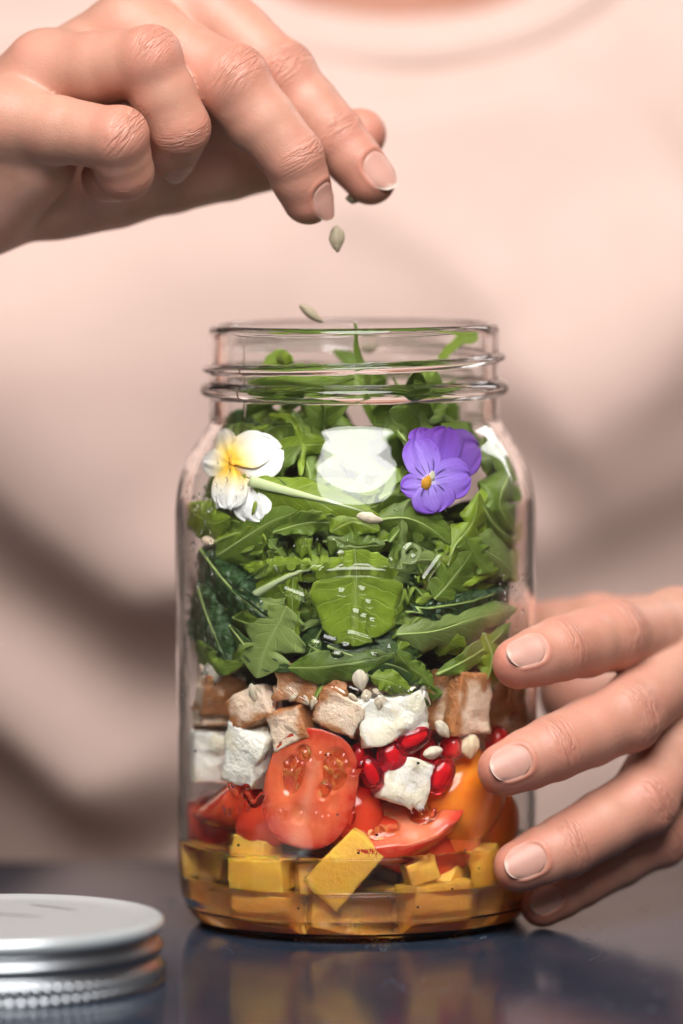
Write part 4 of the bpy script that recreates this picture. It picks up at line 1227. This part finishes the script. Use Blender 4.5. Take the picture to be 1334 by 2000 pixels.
# cut halves with their seed chambers
def tomato_half(px, py, apx, bpx, rot, pitch, yaw, depth, gap, label, seed, chambers):
    ht = empty('tomato_half', None, label, 'tomato')
    hc = placed(px, py, 0.0, gap)
    HB = euler_in(frame_at(hc), (rot, yaw, pitch))
    A_, B2 = apx * cm, bpx * cm
    def inh(x, z, y):                   # face coordinates (-1..1) and depth into the fruit -> world
        return np.array([x * A_, y, z * B2]) @ HB.T + hc
    def sq(a): return (abs(math.cos(a)) ** 2.4 + abs(math.sin(a)) ** 2.4) ** (-1 / 2.4)
    Vs = []
    n_, m_ = 12, 48
    for i in range(n_):
        t = i / (n_ - 1) * math.pi / 2
        for j in range(m_):
            a = 2 * math.pi * j / m_
            Vs.append(inh(math.cos(t) * math.cos(a) * sq(a), math.cos(t) * math.sin(a) * sq(a), 0.02 + depth * math.sin(t)))
    nz = fbm(np.array(Vs), 0.9, 3)
    mesh_obj('skin', keep_in(Vs, 0.02), [f[::-1] for f in grid_faces(n_, m_, True)], M['tomato'], ht, attrs={'col': np.array([lerp(RED1, (0.74, 0.10, 0.03), 0.5 + 0.7 * q) for q in nz])})
    Vf, Cf = [], []
    nr, na = 34, 96
    for i in range(nr):
        r = i / (nr - 1)
        for j in range(na):
            a = 2 * math.pi * j / na
            x, z = r * math.cos(a) * sq(a), r * math.sin(a) * sq(a)
            h = max([0] + [1 - (((x - cx) / (sx * 1.15)) ** 2 + ((z - cz) / (sz * 1.15)) ** 2) for cx, cz, sx, sz, _ in chambers])
            w_ = float(vnoise(np.array([x * 3 + seed, z * 3, 0.5])))
            ch = max(0, min(1, (h + 0.25 * w_) * 2.2))
            y = 0.13 * ch + (0.03 if r > 0.97 else 0) + 0.03 * w_
            c = lerp((0.74, 0.13, 0.05), (0.60, 0.035, 0.015), (r - 0.70 + 0.08 * w_) / 0.2)
            ray_ = math.exp(-(x / (0.10 + 0.12 * abs(z))) ** 2) * (z < 0.5)
            c = lerp(c, (0.88, 0.42, 0.26), 0.42 * ray_ + 0.2 * max(0, -z) * (1 - r) + 0.15 * max(0, w_))
            c = lerp(c, (0.76, 0.20, 0.05), 0.8 * ch)
            Vf.append(inh(x, z, y)); Cf.append(c)
    mesh_obj('cut_face', keep_in(Vf, 0.02), grid_faces(nr, na, True), M['flesh'], ht, attrs={'col': np.array(Cf)})
    rs = np.random.RandomState(seed)
    for cx, cz, sx, sz, nsd in chambers:
        Vj = EV * [sx * A_, 0.06, sz * B2] * (1 + 0.30 * fbm(EV + cx * 5, 1.6, 2))[:, None]
        jl = mesh_obj('jelly', keep_in(Vj @ HB.T + inh(cx, cz, 0.09), 0.015), EF, M['jelly'], ht)
        for q in range(nsd):
            x, z = cx + rs.uniform(-.75, .75) * sx, cz + rs.uniform(-.75, .75) * sz
            sd = EV[:] * [0.065, 0.035, 0.13] * rs.uniform(0.7, 1.15)
            a = rs.normal(0, 0.6) - 0.4 * cx
            R_m = np.array([[math.cos(a), 0, math.sin(a)], [0, 1, 0], [-math.sin(a), 0, math.cos(a)]])
            mesh_obj('tomato_seed', keep_in(sd @ R_m.T @ HB.T + inh(x, z, 0.075), 0.02), EF, M['tseed'], jl)
tomato_half(606, 1540, 92, 119, -14, 0, 0, 0.95, 0.10, 'cut cherry tomato half, seeds and flesh pressed to the glass', 3,
            ((-0.42, 0.14, 0.24, 0.30, 7), (-0.30, 0.52, 0.16, 0.15, 3), (0.42, 0.40, 0.28, 0.34, 9), (0.30, 0.05, 0.13, 0.17, 2)))
tomato_half(442, 1540, 96, 76, 14, -52, -10, 1.15, 0.75, 'cherry tomato half lying cut side up under the cheese blocks', 5, ((-0.4, -0.1, 0.25, 0.3, 5), (0.4, 0.1, 0.25, 0.3, 5)))
tomato_half(782, 1590, 128, 84, 20, -50, 8, 1.25, 0.80, 'glossy cherry tomato half lying cut side up right of the upright half', 9, ((-0.4, -0.15, 0.28, 0.3, 6), (0.35, -0.2, 0.25, 0.3, 5)))

# white cheese
def cw(b, v, n):
    return (0.86, 0.83, 0.75) if n < 0.3 else (0.84, 0.78, 0.62)
def cheese(px, py, wpx, hpx, dep, rot, label, gap=0.04, group=None, rough=0.13, loc=None, seed=0, wedge=0.0):
    c = loc if loc is not None else placed(px, py, dep, gap)
    return chunk('cheese_cube', c, (wpx * cm / 2, dep, hpx * cm / 2), rot, M['feta'], cw, label, 'cheese', group, rough, 0.14, wedge, seed=seed + px)
cheese(424, 1468, 108, 100, 0.7, (-6, -12, 0), 'white cheese cube with oily yellow streak at the left of the glass', 0.06)
cheese(500, 1475, 84, 118, 0.6, (-16, 4, 0), 'crumbly white cheese block touching the cut tomato half', 0.05, wedge=0.15)
cheese(765, 1396, 132, 84, 0.6, (10, 0, 0), 'large crumbly white cheese piece above the pomegranate seeds', 0.10)
cheese(786, 1522, 92, 92, 0.5, (-18, 0, 0), 'small white cheese piece among the pomegranate seeds', 0.18, rough=0.09)
cheese(880, 1490, 70, 80, 0.5, (5, 0, 0), 'white cheese piece hidden behind the pomegranate seeds', 0.7)
rs = np.random.RandomState(12)
for i in range(10):
    a = rs.rand() * 6.28; r = 3.3 * math.sqrt(0.1 + rs.rand())
    p = np.array([r * math.cos(a), abs(r * math.sin(a)) - 1.2, 4.4 + rs.rand() * 0.9])
    cheese(0, 0, 100, 90, 0.6, (rs.rand() * 60, rs.rand() * 90, 0), 'white cheese cube deeper inside the jar', loc=p, group='cheese cubes inside the jar', seed=i)
k = NT('golden_oil_streak'); oil_streak = k.p(color=(0.80, 0.62, 0.12), rough=0.15, spec=0.6).m

# roast chicken cubes: pale cut faces, browned outer ones
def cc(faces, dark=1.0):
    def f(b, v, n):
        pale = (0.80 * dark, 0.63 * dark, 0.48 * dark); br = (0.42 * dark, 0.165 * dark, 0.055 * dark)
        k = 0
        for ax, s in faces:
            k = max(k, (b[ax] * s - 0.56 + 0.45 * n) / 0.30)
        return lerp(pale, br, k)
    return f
def chicken(px, py, wpx, hpx, dep, rot, faces, label, gap=0.04, group=None, dark=1.0, loc=None, seed=0, wedge=0.0):
    c = loc if loc is not None else placed(px, py, dep, gap)
    return chunk('chicken_cube', c, (wpx * cm / 2, dep, hpx * cm / 2), rot, M['chicken'], cc(faces, dark), label, 'chicken', group, 0.10, 0.13, wedge, seed=seed + px)
chicken(433, 1345, 82, 84, 0.55, (-20, -10, 0), ((2, -1), (0, 1)), 'browned chicken cube under the grey seed', 0.10)
chicken(415, 1398, 64, 44, 0.4, (8, 0, 0), ((0, -1), (2, 1), (2, -1)), 'small browned chicken bit on the left cheese cube', 0.12)
chicken(505, 1382, 96, 66, 0.5, (28, 5, 0), ((2, -1), (0, -1)), 'pale chicken cube between the grey seed and the cut tomato', 0.10)
chicken(573, 1416, 76, 70, 0.45, (22, 0, 0), ((2, 1), (0, 1)), 'chicken cube with browned top above the cut tomato', 0.08)
chicken(618, 1335, 140, 76, 0.6, (-6, 0, 0), ((0, -1), (0, 1), (2, 1), (2, -1), (1, 1), (1, -1)), 'long brown roasted chicken piece under the green leaves', 0.35)
chicken(665, 1390, 92, 76, 0.45, (-24, 0, 0), ((0, -1), (2, -1)), 'pale diamond shaped chicken cube in the middle', 0.04)
chicken(893, 1370, 90, 122, 0.6, (-5, 8, 0), ((2, 1), (0, -1)), 'tall chicken cube with browned top beside the fingers', 0.04, wedge=-0.06)
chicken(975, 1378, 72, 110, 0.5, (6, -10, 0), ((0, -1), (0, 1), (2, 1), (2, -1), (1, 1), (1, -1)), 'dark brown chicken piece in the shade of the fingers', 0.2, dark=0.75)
chicken(745, 1355, 80, 60, 0.4, (10, 0, 0), ((2, 1),), 'chicken cube partly covered by the large cheese piece', 0.6)
rs = np.random.RandomState(15)
for i in range(16):
    a = rs.rand() * 6.28; r = 3.3 * math.sqrt(0.1 + rs.rand())
    p = np.array([r * math.cos(a), abs(r * math.sin(a)) - 1.6, 5.6 + rs.rand() * 1.0])
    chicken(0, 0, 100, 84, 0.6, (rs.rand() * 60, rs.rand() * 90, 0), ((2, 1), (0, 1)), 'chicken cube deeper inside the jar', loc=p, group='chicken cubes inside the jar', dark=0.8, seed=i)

# pomegranate seeds
def aril(px, py, a, b, rot, label, d=0.05, group=None):
    dep = 0.32
    c = Wp(px, py, dep + d)
    V = EV.copy()
    V[:, 0] *= 1 - 0.18 * V[:, 2]
    V = np.sign(V) * np.abs(V) ** 0.86
    B_ = euler_in(frame_at(c), (rot, 10, 8))
    o = mesh_obj('pomegranate_seed', keep_in((V * [a * cm, dep, b * cm]) @ B_.T + c, 0.02), EF, M['aril'], label=label, cat='seed', group=group)
    mesh_obj('kernel', keep_in((V * [a * cm * 0.42, dep * 0.45, b * cm * 0.66]) @ B_.T + c + frame_at(c)[0] * 0.06, 0.05), EF, M['aril_core'], o)
aril(765, 1476, 33, 30, 30, 'plump glossy pomegranate seed right of the cut tomato')
aril(724, 1507, 22, 34, 25, 'slim pomegranate seed touching the cut tomato', 0.03)
aril(806, 1441, 26, 38, -62, 'long pomegranate seed lying under the large cheese piece')
aril(857, 1514, 28, 38, -28, 'big deep red pomegranate seed on the orange tomato', 0.02)
aril(879, 1457, 20, 24, 0, 'small pomegranate seed under the tall chicken cube', 0.10)
aril(830, 1470, 30, 30, 0, 'dark pomegranate seed behind the pale corn shaped seed', 0.45)
aril(790, 1470, 30, 34, 40, 'pomegranate seed half hidden behind the plump one', 0.6)
aril(705, 1480, 24, 30, 10, 'pomegranate seed in the gap beside the cut tomato', 0.4)
aril(968, 1445, 30, 30, 10, 'pomegranate seed in shade by the middle finger', 0.25)
aril(745, 1440, 26, 30, 70, 'pomegranate seed in the dark gap above the plump one', 0.35)

# seeds and kernels
def seed_obj(c, a, b, dep, B_, col, label, group=None, plump=0.0, name='sunflower_seed'):
    V = EV.copy()
    tz = V[:, 2]
    V[:, 0] *= np.clip(1.0 - 0.55 * np.clip(-tz, 0, 1) ** 1.5 - 0.10 * np.clip(tz, 0, 1) ** 2, 0.1, 1)
    V[:, 1] *= 1 - 0.3 * np.clip(-tz, 0, 1)
    V = V * (1 + 0.05 * vnoise(EV * 2 + len(label), 1.3))[:, None]
    V[:, 0] += 0.06 * np.sin(V[:, 2] * 2)
    cs = np.array([lerp(col, tuple(x * 0.82 for x in col), 0.5 + 0.5 * math.sin(EV[i, 0] * 9 + EV[i, 2])) for i in range(len(EV))])
    return mesh_obj(name, (V * [a, dep, b]) @ B_.T + c, EF, M['seed'], label=label, cat='seed', group=group, attrs={'col': cs})
def wall_seed(px, py, a, b, rot, col, label, d=0.04, dep=0.16, name='sunflower_seed'):
    c = Wp(px, py, dep + d)
    return seed_obj(c, a * cm, b * cm, dep, euler_in(frame_at(c), (rot, 0, 0)), col, label, name=name)
PALE = (0.74, 0.66, 0.52); GREY = (0.50, 0.46, 0.39)
wall_seed(420, 1314, 24, 28, -60, GREY, 'plump grey sunflower seed on the left chicken cube', 0.02, 0.22)
wall_seed(704, 1325, 16, 27, 8, PALE, 'pale upright sunflower seed under the green leaves')
wall_seed(722, 1011, 12, 26, 78, (0.78, 0.66, 0.52), 'pinkish sunflower seed on the leaf with white midrib', 0.0)
wall_seed(413, 1057, 10, 19, 80, (0.78, 0.60, 0.46), 'pinkish sunflower seed at the left edge under the white viola', 0.0)
wall_seed(843, 1470, 21, 13, 10, PALE, 'pale flat kernel among the pomegranate seeds', 0.0, name='corn_kernel')
wall_seed(914, 1457, 23, 25, 0, (0.78, 0.68, 0.46), 'pale yellow kernel beside the middle fingertip', 0.0, name='corn_kernel')
wall_seed(862, 1424, 12, 22, 40, PALE, 'thin pale seed at the foot of the tall chicken cube', 0.0)
wall_seed(402, 1345, 12, 14, 20, (0.74, 0.55, 0.42), 'tiny pale seed below the grey seed', 0.0)
for i, (px, py, a, b, r) in enumerate([(600, 1368, 6, 16, 25), (612, 1374, 6, 16, -12), (498, 1352, 12, 24, 20), (715, 1360, 14, 18, 5), (742, 1372, 13, 20, -10), (736, 1352, 9, 14, 60), (815, 1360, 8, 20, 85), (822, 1378, 7, 18, 80), (690, 1362, 8, 16, 50), (575, 1362, 7, 15, -40)]):
    c = Wp(px, py, 0.12)
    seed_obj(c, a * cm * 0.75, b * cm * 0.75, 0.08, euler_in(frame_at(c), (r, 0, 0)), (0.66, 0.56, 0.42), 'small pale seed wedged between the chicken cubes', 'small seeds between the chicken cubes')
def free_seed(px, py, Y, a, b, rot, yaw, col, label):
    c = P(px, py, Y)
    seed_obj(c, a * cm, b * cm, 0.14, euler_in((np.array([0, -1.0, 0]), np.array([1.0, 0, 0]), np.array([0, 0, 1.0])), (rot, yaw, 0)), col, label)
SG = (0.36, 0.30, 0.20)
free_seed(658, 467, -1.5, 16, 26, 4, 15, SG, 'sunflower seed falling just below the fingertips')
free_seed(608, 613, -1.5, 9, 29, 52, 60, SG, 'sunflower seed tumbling just above the jar rim')
free_seed(690, 389, -0.6, 16, 10, -10, 0, (0.20, 0.17, 0.11), 'dark seed peeking out under the index fingertip')
free_seed(722, 680, 2.5, 22, 10, 5, 0, SG, 'blurred seed seen through the glass of the neck')

# ---------------------------------------------------------------- dressing
k = NT('oil'); k.p(color=(1.0, 0.96, 0.82), rough=0.0, trans=0.985, ior=1.34); M['oil'] = k.m
k = NT('vinegar'); k.p(color=(0.95, 0.76, 0.60), rough=0.02, trans=0.93, ior=1.36)
M['vinegar'] = k.m
dress = empty('salad_dressing', None, 'golden oil over cloudy brown vinegar at the bottom of the jar', 'dressing')
def liquid(name, z0, z1, mat, wob):
    n = 128; zs = [z for z in np.linspace(z0, z1, 14)]
    V = []
    th = np.linspace(0, 2 * math.pi, n, endpoint=False)
    for z in zs:
        for t in th:
            R = rin(z) + 0.012
            V.append((R * math.cos(t), R * math.sin(t), z))
    F = grid_faces(len(zs), n, True)
    off = len(V)
    # top with a meniscus, bottom flat
    for s in np.linspace(0.985, 0.05, 12):
        for t in th:
            R = rin(z1) * s
            V.append((R * math.cos(t), R * math.sin(t), z1 - 0.10 * min(1, (1 - s) / 0.05) + wob * math.sin(3 * t + 5 * s)))
    for q in range(12):
        a = (len(zs) - 1) * n if q == 0 else off + (q - 1) * n
        b = off + q * n
        F += [(a + j, a + (j + 1) % n, b + (j + 1) % n, b + j) for j in range(n)]
    F.append(tuple(off + 11 * n + j for j in range(n)))
    F.append(tuple(reversed(range(n))))
    return mesh_obj(name, V, F, mat, dress)
liquid('vinegar_layer', 0.236, 1.42, M['vinegar'], 0.0)
liquid('oil_layer', 1.435, 2.42, M['oil'], 0.06)
# specks of pepper in the dressing
k = NT('speck'); spk = k.p(color=(0.02, 0.015, 0.01), rough=0.7).m
rs = np.random.RandomState(2)
for i, (px, py) in enumerate([(585, 1772), (757, 1752), (700, 1665), (800, 1582), (814, 1770), (930, 1695), (905, 1660), (815, 1490), (390, 1466), (660, 1590), (735, 1630), (470, 1650), (880, 1735)]):
    c = Wp(px, py, 0.02)
    mesh_obj('pepper_speck', CB[:] * [0.035, 0.02, 0.03] * (0.6 + 0.8 * rs.rand()) + c, CF, spk, label='tiny black pepper speck on the inside of the glass', cat='speck', group='pepper specks in the dressing')

# condensation on the inside of the glass
k = NT('water'); M['water'] = k.p(color=(1, 1, 1), rough=0.0, trans=1.0, ior=1.33).m
DV, DF = ell_mesh(8, 5)
rs = np.random.RandomState(31)
Vd, Fd = [], []
for i in range(420):
    if i < 260: px, py = 352 + 75 * rs.rand() ** 1.3, rs.uniform(985, 1370)
    elif i < 340: px, py = 1036 - 70 * rs.rand() ** 1.3, rs.uniform(1120, 1240)
    else: px, py = 370 + 110 * rs.rand(), rs.uniform(880, 1000)
    c = Wp(px, py, 0.0); r = 0.016 + 0.045 * rs.rand() ** 3
    B_ = euler_in(frame_at(c), (0, 0, 0))
    Fd += [tuple(x + 48 * i for x in f) for f in DF]
    Vd.append((DV * [r, r * 0.6, r * rs.uniform(1, 1.6)]) @ B_.T + c)
mesh_obj('condensation', np.vstack(Vd), Fd, M['water'], kind='stuff', label='tiny water droplets misting the inside of the jar wall', cat='droplets')
